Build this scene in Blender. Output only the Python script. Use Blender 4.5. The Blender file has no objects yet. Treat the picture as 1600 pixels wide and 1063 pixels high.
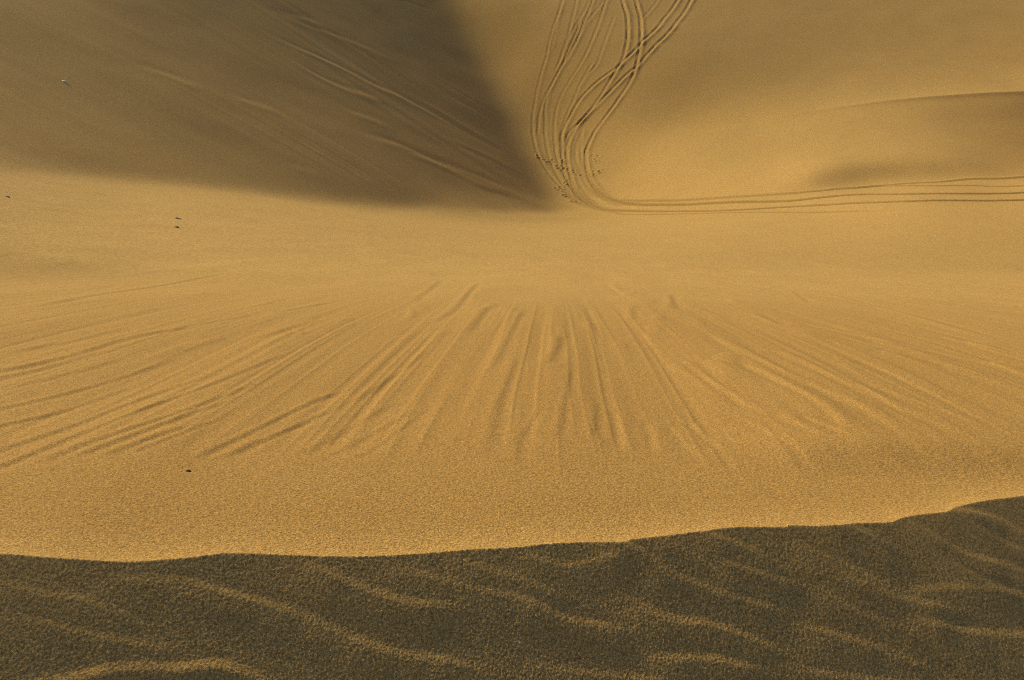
# Sand dunes in low sun: a rippled crest at the photographer's feet, the slip face beyond it,
# a valley with vehicle tracks and three further dunes.  Metres, z up, +y is the view direction.
import bpy, math
import numpy as np

# ---------------------------------------------------------------- survey data (world metres)
CREST = [[-1.921,1.313],[-1.437,1.355],[-1.215,1.36],[-1.121,1.354],[-1.014,1.351],[-0.908,1.35],[-0.808,1.364],[-0.752,1.377],[-0.695,1.391],[-0.634,1.391],[-0.571,1.388],[-0.463,1.383],[-0.37,1.384],[-0.279,1.391],[-0.187,1.404],[-0.094,1.418],[0.0,1.427],[0.072,1.443],[0.16,1.455],[0.282,1.464],[0.307,1.474],[0.443,1.507],[0.55,1.536],[0.602,1.545],[0.712,1.546],[0.731,1.555],[0.806,1.552],[0.914,1.568],[1.003,1.576],[1.038,1.597],[1.093,1.62],[1.185,1.646],[1.23,1.675],[1.323,1.719],[1.484,1.772],[1.847,1.881],[2.397,2.05],[3.128,2.226]]
RIPPLE_ANGLE = -0.234
RIPPLES = [[1.0,[[-0.556,1.398],[-0.476,1.365],[-0.381,1.326],[-0.303,1.3],[-0.242,1.286],[-0.167,1.284],[-0.061,1.281]]],[1.0,[[-0.822,1.332],[-0.739,1.315],[-0.57,1.282],[-0.477,1.255],[-0.369,1.211],[-0.25,1.178],[-0.147,1.166],[-0.029,1.147],[0.071,1.131]]],[0.35,[[-0.997,1.309],[-0.917,1.312],[-0.784,1.317],[-0.677,1.299],[-0.572,1.282]]],[1.3,[[-1.119,1.088],[-1.047,1.099],[-0.94,1.115],[-0.858,1.128],[-0.774,1.129],[-0.704,1.136],[-0.655,1.14],[-0.597,1.129],[-0.53,1.112],[-0.433,1.087]]],[0.8,[[0.192,1.492],[0.274,1.465],[0.321,1.449],[0.375,1.417],[0.463,1.364]]],[0.55,[[0.315,1.416],[0.397,1.395],[0.475,1.375],[0.537,1.359],[0.631,1.344],[0.738,1.327]]],[0.6,[[0.459,1.534],[0.543,1.511],[0.623,1.488],[0.677,1.457],[0.765,1.405]]],[0.6,[[0.788,1.591],[0.872,1.565],[0.946,1.542],[0.976,1.525],[1.067,1.474]]],[0.6,[[0.718,1.526],[0.793,1.489],[0.87,1.452],[0.938,1.418],[1.03,1.373]]],[0.9,[[1.005,1.639],[1.078,1.597],[1.194,1.531],[1.28,1.517],[1.367,1.503],[1.473,1.488],[1.594,1.473]]],[1.1,[[1.093,1.643],[1.202,1.661],[1.293,1.677],[1.369,1.67],[1.427,1.645],[1.51,1.611],[1.613,1.569]]],[0.6,[[1.217,1.647],[1.298,1.613],[1.363,1.586],[1.416,1.575],[1.486,1.559],[1.6,1.532]]],[0.8,[[-0.03,1.335],[0.046,1.304],[0.122,1.272],[0.213,1.262],[0.318,1.252]]],[1.0,[[0.235,1.352],[0.31,1.32],[0.385,1.288],[0.478,1.282],[0.554,1.266],[0.636,1.24],[0.732,1.209]]],[0.7,[[0.67,1.317],[0.752,1.301],[0.806,1.29],[0.898,1.268],[0.965,1.244],[1.059,1.21]]],[1.1,[[0.292,1.2],[0.376,1.201],[0.467,1.203],[0.542,1.191],[0.644,1.174]]],[0.5,[[0.496,1.45],[0.581,1.435],[0.669,1.418],[0.778,1.399]]],[0.5,[[0.733,1.422],[0.803,1.383],[0.877,1.343],[0.953,1.319],[1.052,1.288]]],[0.4,[[0.976,1.401],[1.074,1.412],[1.174,1.424],[1.306,1.441]]],[0.7,[[1.097,1.508],[1.174,1.476],[1.252,1.443],[1.337,1.428],[1.422,1.414],[1.536,1.396]]],[0.7,[[0.952,1.338],[1.039,1.327],[1.162,1.313],[1.291,1.315],[1.414,1.318]]],[0.45,[[-0.006,1.419],[0.079,1.408],[0.142,1.4],[0.206,1.417],[0.319,1.447]]],[0.4,[[-1.278,1.325],[-1.194,1.303],[-1.099,1.278],[-0.994,1.268],[-0.898,1.236],[-0.797,1.203]]],[0.4,[[-1.193,1.239],[-1.112,1.223],[-0.99,1.2],[-0.886,1.183],[-0.783,1.17],[-0.682,1.158]]],[0.45,[[-0.329,1.382],[-0.247,1.361],[-0.123,1.331],[-0.015,1.315],[0.089,1.299]]],[0.4,[[0.008,1.172],[0.088,1.165],[0.192,1.157],[0.296,1.151],[0.399,1.146]]],[0.4,[[0.583,1.202],[0.668,1.199],[0.808,1.195],[0.951,1.194],[1.063,1.195]]],[0.5,[[-0.175,1.407],[-0.094,1.385],[0.0,1.36],[0.077,1.335],[0.177,1.302]]],[0.4,[[0.349,1.519],[0.422,1.477],[0.483,1.442],[0.529,1.414],[0.615,1.36]]],[0.5,[[0.789,1.463],[0.865,1.43],[0.972,1.384],[1.07,1.37],[1.182,1.356]]]]
STREAKS = [[1.2,[[-1.603,1.656],[-1.521,1.863],[-1.457,2.093],[-1.37,2.47],[-1.242,2.937],[-1.121,3.659]]],[1.0,[[-1.691,1.783],[-1.604,1.998],[-1.528,2.222],[-1.458,2.58],[-1.308,3.12]]],[1.1,[[-1.425,1.877],[-1.357,2.099],[-1.198,2.483],[-1.09,2.892]]],[1.2,[[-1.349,1.93],[-1.27,2.136],[-1.194,2.358],[-1.106,2.627]]],[1.0,[[-1.257,1.96],[-1.188,2.14],[-1.119,2.286]]],[1.0,[[-1.197,1.979],[-1.119,2.178],[-1.06,2.367]]],[1.2,[[-0.996,1.946],[-0.915,2.177],[-0.835,2.466],[-0.769,2.684],[-0.679,2.872]]],[1.1,[[-0.914,1.966],[-0.846,2.128],[-0.769,2.309],[-0.679,2.566]]],[1.3,[[-2.384,2.745],[-2.256,3.027],[-2.141,3.32],[-2.097,3.931],[-1.921,4.378]]],[1.0,[[-2.246,2.623],[-2.167,2.888],[-2.094,3.109],[-2.058,3.544]]],[1.0,[[-1.965,2.23],[-1.878,2.432],[-1.778,2.671],[-1.692,3.018],[-1.637,3.424]]],[1.0,[[-1.846,2.06],[-1.758,2.243],[-1.654,2.449],[-1.584,2.848]]],[0.5,[[-2.048,2.7],[-1.944,2.969],[-1.853,3.352]]],[0.9,[[-3.421,4.835],[-3.375,5.256],[-3.494,6.067],[-3.519,6.872],[-3.601,8.033],[-3.53,9.376]]],[0.5,[[-2.499,3.407],[-2.37,3.728],[-2.282,4.318]]],[0.8,[[-1.711,5.081],[-1.589,5.459],[-1.47,5.982]]],[0.4,[[-1.958,4.372],[-1.77,4.99]]],[0.4,[[-1.454,3.913],[-1.283,4.799]]],[0.45,[[-0.597,1.965],[-0.493,2.217],[-0.368,2.544]]],[0.4,[[-0.683,1.988],[-0.569,2.323],[-0.448,2.68]]],[0.4,[[-0.533,1.942],[-0.428,2.153],[-0.304,2.642]]],[0.7,[[-0.628,2.617],[-0.522,3.199],[-0.449,3.781]]],[1.0,[[-0.557,4.61],[-0.492,5.026],[-0.439,5.862],[-0.45,7.96],[-0.427,9.901]]],[0.6,[[-0.849,6.242],[-0.952,10.053]]],[0.65,[[-0.072,2.048],[-0.05,2.596],[-0.009,3.089],[0.041,3.69]]],[0.7,[[-0.095,3.173],[-0.036,3.935],[0.04,4.985],[0.112,5.737]]],[0.6,[[0.142,2.121],[0.194,2.498],[0.289,3.385]]],[0.5,[[0.281,2.21],[0.353,2.754]]],[0.9,[[0.178,3.373],[0.256,3.891],[0.293,4.33]]],[0.6,[[-0.263,4.348],[-0.22,5.159],[-0.181,5.876]]],[0.6,[[0.035,2.194],[0.101,2.553]]],[1.1,[[0.878,3.664],[0.898,3.073],[0.932,2.69],[0.964,2.468]]],[1.1,[[1.143,3.525],[1.2,2.979],[1.216,2.617],[1.172,2.216]]],[0.8,[[1.254,4.48],[1.249,3.898],[1.296,3.048],[1.359,2.538],[1.349,2.193]]],[0.8,[[1.437,3.921],[1.473,3.126],[1.51,2.593],[1.567,2.206]]],[0.5,[[1.55,3.133],[1.625,2.695],[1.727,2.322]]],[0.5,[[2.082,4.612],[2.193,3.641],[2.294,3.016]]],[0.6,[[2.126,5.29],[2.285,4.375],[2.521,3.363]]],[-0.7,[[4.022,9.229],[3.344,5.776],[3.106,4.251]]],[-0.7,[[2.007,5.961],[1.927,5.062]]],[0.8,[[0.588,2.401],[0.594,2.115]]],[0.8,[[0.669,2.447],[0.692,2.121]]],[0.7,[[0.511,2.436],[0.481,2.078]]],[0.6,[[0.414,2.603],[0.365,2.071]]],[0.9,[[1.003,2.513],[1.069,2.21]]],[0.9,[[1.088,2.476],[1.16,2.216]]],[0.5,[[0.84,2.545],[0.933,2.168]]],[0.6,[[1.303,10.045],[1.19,7.567]]],[-0.6,[[1.042,6.293],[0.895,5.234]]],[-0.7,[[1.801,8.33],[1.368,6.074]]],[-0.5,[[3.741,9.779],[2.963,7.298]]]]
FLANK = [[1.0,[[-17.82,61.86],[-17.07,62.05],[-15.72,62.38],[-14.04,63.36],[-12.33,64.21],[-10.31,64.65],[-8.61,65.8],[-6.03,66.27],[-3.08,66.67]]],[0.8,[[-15.03,59.03],[-12.8,58.8],[-11.14,59.84],[-9.36,62.47]]],[0.8,[[-10.04,50.41],[-9.32,51.17],[-7.27,53.61],[-5.36,54.69],[-2.7,56.76],[1.93,59.58]]],[-1.0,[[-8.09,67.7],[-5.63,67.63],[-3.87,67.38],[-0.11,67.69]]],[0.5,[[-10.88,54.45],[-8.17,56.84]]],[0.7,[[-8.05,52.0],[-5.13,54.4],[-2.66,55.73],[0.0,57.95]]],[-0.6,[[-3.0,53.71],[0.0,56.86],[2.14,58.38]]],[0.6,[[-18.82,44.03],[-17.24,44.51],[-16.0,44.82]]],[0.6,[[-15.11,46.0],[-13.99,46.53],[-13.24,47.42]]],[0.5,[[-11.05,39.61],[-10.62,39.88],[-9.32,40.65]]],[0.4,[[-18.87,67.19],[-15.95,70.08],[-12.68,73.28],[-8.83,75.35]]],[0.45,[[-5.49,73.41],[-3.32,73.38],[0.0,72.86]]],[-0.5,[[-5.21,61.45],[-1.49,63.48],[1.78,63.77]]],[0.35,[[-1.46,61.56],[0.99,61.8],[2.45,60.76]]],[0.4,[[-17.85,68.4],[-16.62,71.17],[-14.77,74.1]]]]
TRACKS = [["fresh",1.0,[[[10.77,94.12],[10.63,90.3],[10.61,87.79],[10.75,84.14],[10.48,80.46],[9.97,78.02],[9.25,76.56],[8.2,74.97],[7.11,73.73],[6.04,72.98],[5.31,71.99],[4.86,70.54],[4.69,67.77],[4.88,64.98],[5.3,62.5],[6.07,59.99],[7.08,57.76],[8.63,55.14],[10.52,51.58],[13.42,47.07],[15.81,45.27],[17.55,43.28],[19.28,41.43],[21.15,40.26],[25.92,40.1],[31.28,40.74]],[[11.8,94.1],[11.79,90.25],[11.87,87.7],[11.92,83.53],[11.55,79.45],[10.95,76.55],[10.25,74.65],[9.12,73.11],[8.22,72.12],[7.15,71.07],[6.41,69.44],[6.2,67.73],[6.33,64.64],[6.95,61.34],[7.93,58.93],[9.1,56.59],[10.94,53.95],[15.53,48.01],[17.69,46.16],[19.92,45.01],[22.45,42.97],[27.53,42.84],[33.47,43.89]]]],["branch",0.9,[[[18.6,93.91],[17.28,90.56],[15.95,87.48],[14.42,83.94],[12.93,80.89],[10.87,78.19],[9.18,76.72],[7.56,76.01],[6.13,75.22],[5.21,74.16],[4.49,72.65],[4.37,71.62],[4.32,69.2],[4.44,66.16],[4.89,63.57],[5.53,61.07],[6.59,58.96]],[[20.24,93.83],[18.67,90.47],[17.21,87.4],[15.7,83.62],[13.91,79.93],[12.24,77.66],[11.06,76.24],[9.97,75.5],[8.51,74.35],[7.45,73.71],[6.04,72.98],[4.96,72.04],[4.63,70.34],[4.7,68.09]]]],["old",0.5,[[[5.47,91.3],[4.82,87.5],[3.84,83.99],[3.21,81.23],[2.63,79.5],[2.23,77.75],[1.92,75.15],[1.93,72.49],[2.26,69.8],[3.04,66.68],[3.94,64.15],[4.91,61.29],[6.15,59.06],[7.37,56.43],[8.66,52.96],[14.34,43.94],[18.51,37.86]],[[6.51,84.47],[5.85,82.28],[4.75,79.86],[3.8,78.36],[2.96,77.17],[2.47,75.25],[2.33,72.77]]]],["old",0.5,[[[10.17,91.92],[9.15,87.94],[7.94,82.98],[6.65,79.54],[5.51,77.89],[4.58,76.85],[4.0,75.3],[3.76,72.96],[3.77,70.63],[4.02,67.98],[4.48,65.11]],[[7.32,78.46],[6.18,76.83],[5.62,75.77],[5.05,74.69],[4.47,73.17],[4.22,71.09]]]],["old",0.45,[[[8.48,90.97],[7.37,86.07],[6.23,82.4],[5.42,80.65],[4.47,79.39],[3.52,77.92],[3.03,76.23],[2.99,74.3],[3.01,71.43],[3.35,68.44],[3.98,65.23],[4.8,62.11],[5.76,59.95]],[[6.67,91.16],[6.05,86.79],[5.32,83.07],[4.69,81.04],[4.19,79.55]]]],["old",0.35,[[[5.14,91.47],[4.9,88.69],[4.14,84.12],[3.66,81.62]],[[7.75,88.86],[6.76,85.5],[5.32,82.31],[4.68,80.68],[3.84,79.17]],[[8.97,88.71],[8.46,86.76],[6.64,83.11],[5.48,80.54],[4.53,79.19]],[[9.55,84.45],[9.19,82.86],[7.71,78.28],[6.71,77.25],[5.95,76.2]],[[14.58,89.16],[13.26,85.78],[11.96,83.1]]]],["inner",0.4,[[[6.26,72.15],[5.62,70.47],[5.46,68.1],[5.74,65.64],[6.13,62.99],[6.89,60.61]],[[6.08,71.79],[5.82,69.18],[6.01,65.5],[6.45,62.98],[7.15,60.18],[8.08,57.61]]]],["straight",0.55,[[[7.7,59.63],[9.27,57.35],[12.81,52.88],[15.91,49.45],[18.29,48.0],[20.23,48.15],[24.72,47.74],[27.27,48.18],[30.7,48.37],[38.21,50.85]],[[18.81,47.89],[22.0,47.87],[24.02,46.26],[26.23,46.14],[29.09,45.51],[34.93,46.01]]]]]
FEET = [[[2.16,69.46],[2.28,69.01],[2.73,68.67],[2.95,68.34],[3.15,68.34],[3.75,67.62],[3.86,67.21],[4.1,66.83]],[[4.27,68.51],[4.38,68.1],[4.23,67.51],[4.38,67.27],[4.26,64.66],[4.46,64.27],[3.88,64.02],[3.7,63.44],[3.5,63.71],[4.03,62.49],[4.29,62.2],[4.66,61.18],[5.01,61.01]],[[4.75,66.3],[5.06,66.12],[5.32,65.81],[5.62,65.48],[6.35,65.19],[6.59,65.04],[6.7,68.16],[6.91,67.38],[6.97,66.98],[7.05,65.42],[7.14,65.03]]]
RIDGE = [[8.48,68.46],[10.46,67.94],[14.23,66.37],[17.86,65.01],[19.68,64.67],[23.32,64.32],[26.06,64.13],[28.88,64.15],[33.65,64.28],[38.48,64.47],[43.15,64.35],[47.1,63.92]]
FLANK_EDGE = [[-12.12,15.26],[-13.11,18.59],[-13.94,22.11],[-14.41,26.02],[-13.87,29.06],[-12.53,31.33],[-10.88,33.84],[-8.88,36.62],[-6.56,40.43],[-3.72,45.61],[0.0,51.91],[2.74,55.76],[3.39,57.48],[3.3,59.62],[3.13,62.96],[2.38,66.94],[1.48,70.72],[0.68,73.82],[-0.12,76.76],[-1.01,79.59],[-1.93,82.31],[-2.89,84.92],[-3.87,87.45],[-4.88,89.94],[-5.64,91.7],[-7.28,96.7],[-23.7,69.49],[-28.72,41.68]]
VALLEY_EDGE = [[3.58,57.56],[3.3,59.62],[3.13,62.96],[2.38,66.94],[1.48,70.72],[0.68,73.82],[-0.12,76.76],[-1.01,79.59],[-1.93,82.31],[-2.89,84.92],[-3.87,87.45],[-4.88,89.94],[-5.64,91.7],[-7.28,96.7],[21.69,96.03],[11.62,75.41],[8.61,70.36],[7.77,64.65],[9.47,58.94],[16.16,50.41],[20.53,49.03],[25.19,48.77],[31.33,49.55],[40.48,51.89],[29.45,36.51],[24.46,37.61],[13.59,41.48],[6.1,49.49]]
CRESCENT_EDGE = [[8.48,68.46],[10.46,67.94],[14.23,66.37],[17.86,65.01],[19.68,64.67],[23.32,64.32],[26.06,64.13],[28.88,64.15],[33.65,64.28],[38.48,64.47],[43.15,64.35],[47.1,63.92],[40.48,51.89],[31.33,49.55],[25.19,48.77],[20.53,49.03],[16.16,50.41],[9.47,58.94],[7.77,64.65]]
STONES = [[-0.969,1.872,-0.757],[-8.124,18.999,-9.871],[-7.173,16.566,-8.665],[-9.982,15.698,-7.477],[-11.216,26.001,-13.195],[-8.816,15.611,-7.788],[-5.582,13.836,-7.373],[-19.435,37.526,-13.902]]
NEAR_SLOPE = 0.305
HOLLOW = [0.978,1.283]
# ground height survey: one row per bearing (0.75 degrees apart), each the first height in mm and then the rise to the next range (2 per cent apart)
HEIGHTS = [
[-2410,-61,-61,-63,-64,-65,-67,-89,-70,-61,-57,-53,-52,-51,-51,-51,-51,-51,-52,-52,-53,-54,-54,-55,-54,-55,-55,-56,-55,-56,-56,-57,-56,-57,-57,-57,-57,-58,-57,-57,-58,-57,-57,-58,-56,-57,-56,-56,-56,-55,-56,-55,-54,-54,-54,-53,-52,-52,-51,-51,-51,-50,-49,-48,-48,-47,-47,-45,-45,-45,-43,-43,-42,-41,-40,-38,-37,-37,-36,-34,-34,-33,-32,-30,-30,-29,-28,-27,-26,-26,-24,-23,-23,-21,-21,-19,-19,-18,-17,-17,-15,-15,-14,-13,-13,-12,-11,-11,-10,-9,-9,-8,-7,-8,-6,-6,-6,-5,-5,-5,-4,-4,-3,-4,-3,-2,-3,-2,-2,-2,-1,-2,-1,-1,-1,-1,-1,-1,0,-1,0,-1,0,0,-1,0],
[-2452,-61,-62,-64,-65,-66,-62,-68,-63,-58,-55,-53,-52,-51,-51,-51,-51,-52,-52,-53,-53,-55,-54,-55,-55,-56,-56,-55,-57,-56,-57,-57,-58,-58,-57,-58,-58,-59,-58,-58,-59,-58,-58,-59,-58,-57,-58,-57,-56,-57,-56,-56,-55,-56,-54,-54,-54,-52,-52,-52,-51,-51,-49,-49,-49,-48,-47,-46,-46,-45,-44,-43,-43,-41,-40,-39,-38,-37,-36,-35,-34,-34,-32,-31,-30,-30,-28,-27,-27,-25,-25,-23,-23,-21,-21,-20,-19,-18,-18,-16,-16,-15,-14,-13,-13,-12,-11,-11,-10,-9,-9,-8,-8,-7,-7,-6,-6,-5,-5,-5,-4,-4,-3,-4,-2,-3,-3,-2,-2,-2,-1,-2,-1,-1,-1,-1,-1,-1,-1,0,-1,0,0,-1,0,0],
[-2492,-62,-63,-65,-66,-67,-53,-58,-57,-55,-54,-53,-52,-51,-51,-52,-51,-52,-52,-54,-54,-56,-56,-56,-56,-57,-56,-57,-58,-58,-58,-59,-59,-59,-60,-60,-60,-60,-60,-60,-61,-60,-61,-60,-60,-60,-60,-59,-58,-59,-58,-58,-58,-57,-57,-56,-55,-55,-53,-53,-53,-51,-51,-51,-49,-49,-49,-47,-47,-46,-45,-45,-43,-43,-41,-40,-39,-38,-37,-35,-35,-34,-33,-32,-31,-30,-29,-28,-27,-26,-25,-24,-23,-22,-21,-20,-19,-19,-17,-17,-16,-15,-15,-13,-13,-12,-12,-11,-10,-9,-9,-8,-8,-7,-7,-7,-5,-6,-5,-4,-5,-4,-3,-3,-3,-3,-3,-2,-2,-2,-1,-2,-1,-1,-2,0,-1,-1,-1,0,-1,0,0,-1,0,0],
[-2532,-63,-64,-65,-67,-56,-54,-53,-53,-53,-51,-55,-53,-52,-51,-51,-52,-52,-53,-54,-56,-58,-58,-58,-58,-58,-58,-59,-59,-60,-60,-61,-62,-63,-62,-62,-63,-63,-63,-63,-64,-64,-63,-64,-64,-63,-62,-63,-61,-62,-62,-61,-61,-61,-60,-59,-58,-56,-56,-55,-55,-53,-53,-52,-52,-50,-51,-49,-48,-48,-47,-46,-45,-44,-42,-41,-41,-39,-38,-37,-36,-35,-34,-33,-32,-31,-29,-29,-27,-27,-26,-24,-24,-22,-22,-20,-20,-19,-18,-17,-16,-16,-14,-14,-13,-12,-12,-11,-10,-10,-9,-8,-8,-7,-7,-6,-6,-6,-5,-4,-5,-4,-3,-4,-3,-2,-3,-2,-2,-2,-2,-1,-2,-1,-1,-1,-1,0,-1,-1,0,-1,0,0,0,0],
[-2572,-64,-64,-67,-67,-48,-51,-51,-50,-49,-48,-61,-54,-52,-51,-51,-52,-53,-53,-54,-57,-64,-61,-60,-60,-59,-60,-61,-61,-63,-63,-64,-67,-66,-66,-66,-66,-67,-66,-68,-67,-68,-69,-68,-68,-68,-67,-66,-66,-66,-67,-66,-66,-65,-64,-63,-61,-60,-59,-58,-57,-56,-55,-54,-54,-53,-52,-51,-51,-50,-48,-48,-47,-46,-44,-43,-42,-40,-40,-38,-38,-36,-35,-34,-33,-32,-30,-29,-29,-27,-26,-25,-24,-23,-22,-21,-20,-19,-18,-18,-16,-16,-15,-14,-13,-12,-12,-11,-10,-10,-9,-8,-8,-7,-7,-6,-6,-6,-5,-4,-5,-4,-3,-4,-3,-2,-3,-2,-2,-2,-2,-1,-2,-1,-1,-1,-1,0,-1,-1,0,-1,0,0,0,0],
[-2611,-64,-66,-67,-68,-45,-52,-52,-51,-50,-50,-50,-50,-51,-51,-52,-52,-52,-53,-54,-55,-77,-65,-62,-61,-62,-62,-63,-64,-64,-66,-69,-73,-72,-70,-71,-70,-71,-71,-72,-73,-73,-74,-74,-74,-73,-73,-72,-72,-72,-72,-72,-71,-71,-70,-68,-66,-64,-62,-62,-59,-59,-58,-57,-56,-56,-55,-53,-53,-52,-51,-50,-49,-48,-46,-44,-43,-43,-40,-40,-39,-38,-37,-35,-33,-33,-31,-30,-29,-27,-27,-26,-24,-23,-22,-21,-20,-19,-19,-17,-17,-16,-15,-14,-13,-12,-12,-10,-10,-10,-9,-8,-7,-8,-6,-6,-6,-6,-4,-5,-4,-4,-4,-3,-3,-2,-3,-2,-2,-2,-2,-1,-1,-1,-2,0,-1,-1,-1,0,-1,0,0,-1,0,0],
[-2650,-65,-66,-68,-69,-40,-52,-53,-52,-52,-52,-52,-53,-53,-54,-55,-55,-55,-57,-58,-58,-59,-60,-62,-62,-63,-64,-65,-66,-68,-68,-70,-89,-78,-75,-74,-75,-76,-76,-78,-78,-79,-80,-81,-81,-81,-80,-78,-79,-79,-80,-79,-79,-78,-76,-74,-71,-69,-66,-65,-64,-62,-61,-61,-59,-58,-58,-56,-56,-54,-53,-52,-51,-50,-48,-46,-45,-43,-42,-42,-40,-39,-38,-36,-34,-32,-32,-30,-29,-28,-27,-26,-24,-23,-21,-21,-20,-19,-18,-18,-17,-16,-15,-13,-13,-12,-11,-10,-9,-9,-9,-7,-7,-7,-6,-6,-5,-5,-5,-4,-4,-4,-3,-3,-3,-2,-3,-2,-2,-1,-2,-1,-1,-2,-1,0,-1,-1,0,-1,0,-1,0,0,0,-1],
[-2688,-65,-68,-68,-52,-52,-53,-54,-53,-54,-53,-55,-55,-55,-57,-57,-58,-58,-60,-61,-61,-63,-64,-65,-65,-67,-68,-69,-70,-72,-72,-74,-74,-76,-78,-78,-80,-80,-83,-83,-84,-86,-86,-88,-89,-90,-90,-85,-87,-88,-88,-89,-87,-87,-83,-81,-77,-73,-71,-70,-69,-66,-65,-64,-62,-62,-60,-59,-58,-57,-56,-55,-53,-51,-50,-48,-46,-44,-43,-43,-41,-40,-39,-36,-34,-33,-30,-30,-29,-29,-27,-25,-23,-22,-20,-19,-19,-19,-18,-18,-16,-16,-15,-13,-12,-11,-10,-9,-9,-8,-7,-7,-6,-6,-5,-5,-5,-4,-4,-4,-3,-3,-3,-3,-2,-3,-2,-1,-2,-1,-2,-1,-1,-1,-1,-1,0,-1,0,-1,0,-1,0,0,0,0],
[-2725,-67,-67,-70,-46,-52,-54,-55,-55,-55,-55,-56,-57,-58,-59,-59,-60,-62,-62,-64,-64,-66,-67,-68,-69,-70,-72,-72,-74,-75,-77,-77,-79,-80,-81,-83,-84,-85,-86,-88,-89,-90,-92,-92,-94,-95,-96,-97,-98,-98,-99,-98,-98,-96,-92,-88,-83,-78,-75,-73,-79,-72,-69,-67,-66,-65,-63,-62,-61,-59,-58,-59,-56,-54,-51,-49,-47,-45,-43,-43,-42,-42,-39,-37,-33,-31,-29,-28,-28,-28,-27,-24,-22,-19,-18,-18,-17,-17,-18,-17,-17,-16,-14,-13,-11,-10,-8,-8,-7,-6,-5,-6,-4,-5,-4,-4,-3,-4,-3,-3,-2,-3,-2,-2,-2,-2,-1,-1,-2,-1,-1,-1,-1,0,-1,-1,0,-1,0,0,-1,0,0,0,0,0],
[-2762,-67,-69,-70,-41,-52,-55,-57,-56,-56,-57,-58,-59,-60,-60,-62,-63,-63,-65,-66,-67,-69,-69,-71,-72,-74,-74,-76,-78,-78,-80,-81,-83,-84,-85,-87,-88,-89,-91,-92,-94,-95,-96,-98,-99,-101,-101,-103,-104,-105,-106,-106,-106,-106,-105,-104,-100,-95,-88,-82,-78,-75,-73,-71,-70,-69,-67,-65,-64,-62,-61,-63,-58,-55,-53,-50,-48,-45,-43,-41,-43,-45,-41,-35,-31,-28,-26,-25,-27,-29,-26,-22,-19,-16,-14,-14,-14,-16,-17,-18,-17,-15,-15,-12,-9,-8,-7,-5,-5,-3,-4,-3,-3,-2,-3,-2,-2,-2,-2,-1,-2,-1,-1,-2,-1,-1,0,-1,-1,-1,0,-1,0,-1,0,0,-1,0,0,0,-1,0,0,0,0,0],
[-2798,-68,-70,-70,-39,-54,-57,-57,-57,-58,-59,-59,-61,-61,-62,-64,-64,-66,-67,-68,-70,-71,-72,-73,-75,-76,-78,-79,-80,-81,-83,-85,-86,-87,-89,-91,-92,-93,-95,-97,-98,-100,-101,-103,-104,-106,-107,-109,-110,-111,-112,-113,-114,-115,-114,-114,-113,-110,-107,-101,-93,-87,-81,-77,-74,-73,-70,-69,-67,-65,-64,-62,-60,-57,-54,-52,-49,-46,-43,-41,-41,-45,-39,-33,-27,-23,-20,-20,-25,-31,-27,-19,-14,-10,-9,-9,-10,-13,-18,-18,-17,-16,-14,-12,-8,-6,-4,-2,-2,-1,0,0,0,-1,0,0,0,0,0,0,0,0,0,0,0,0,0,0,0,0,0,0,0,0,0,0,0,0,0,0,0,0,0,0,0,0],
[-2834,-68,-71,-71,-41,-56,-58,-59,-59,-59,-61,-61,-63,-63,-64,-66,-66,-67,-69,-70,-72,-73,-74,-76,-77,-78,-80,-81,-83,-84,-86,-87,-89,-90,-92,-94,-95,-97,-99,-101,-102,-104,-105,-107,-109,-111,-112,-114,-116,-117,-119,-120,-122,-122,-123,-123,-123,-122,-120,-117,-112,-105,-98,-90,-84,-79,-76,-74,-71,-69,-68,-64,-63,-59,-57,-55,-52,-48,-46,-42,-41,-39,-35,-29,-24,-19,-16,-13,-19,-26,-22,-11,-6,-4,-1,-2,-1,-10,-21,-20,-17,-17,-16,-11,-7,-4,-1,1,2,3,3,4,3,3,2,3,2,3,2,2,1,2,1,2,1,1,1,1,1,1,0,1,1,0,1,0,0,1,0,0,0,0,1,0,0,0],
[-2869,-69,-71,-72,-45,-57,-60,-61,-61,-61,-63,-63,-65,-65,-67,-68,-69,-70,-71,-73,-73,-75,-77,-78,-80,-81,-82,-84,-85,-86,-88,-90,-91,-93,-94,-96,-98,-100,-101,-104,-105,-107,-110,-111,-112,-115,-117,-118,-121,-122,-124,-126,-128,-129,-131,-132,-133,-133,-132,-130,-127,-122,-117,-108,-101,-92,-85,-81,-77,-74,-72,-69,-67,-64,-61,-58,-56,-52,-49,-46,-43,-38,-35,-30,-25,-20,-16,-11,-10,-11,-6,0,2,4,6,8,7,-1,-13,-12,-11,-20,-20,-12,-6,-1,2,5,6,7,8,7,7,6,6,6,5,5,5,4,4,3,3,3,3,3,2,2,2,1,2,1,1,1,1,1,1,1,0,1,0,1,0,0,0,0],
[-2903,-70,-72,-73,-48,-60,-62,-62,-63,-63,-65,-65,-67,-68,-69,-70,-71,-73,-74,-75,-76,-78,-79,-81,-82,-83,-86,-86,-89,-89,-91,-93,-94,-95,-97,-99,-100,-102,-104,-106,-108,-110,-112,-114,-116,-118,-120,-122,-124,-126,-129,-130,-132,-135,-136,-138,-141,-142,-143,-143,-141,-139,-135,-128,-119,-110,-101,-92,-86,-81,-77,-74,-71,-69,-66,-63,-59,-56,-52,-49,-45,-43,-38,-34,-29,-24,-19,-13,-8,-2,2,6,9,11,12,14,16,13,9,11,5,-14,-20,-11,-4,1,6,9,11,12,12,12,11,10,10,9,8,8,7,7,6,6,5,5,4,4,4,3,3,2,3,2,2,2,1,2,1,1,1,1,0,1,0,1,0,0],
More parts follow.
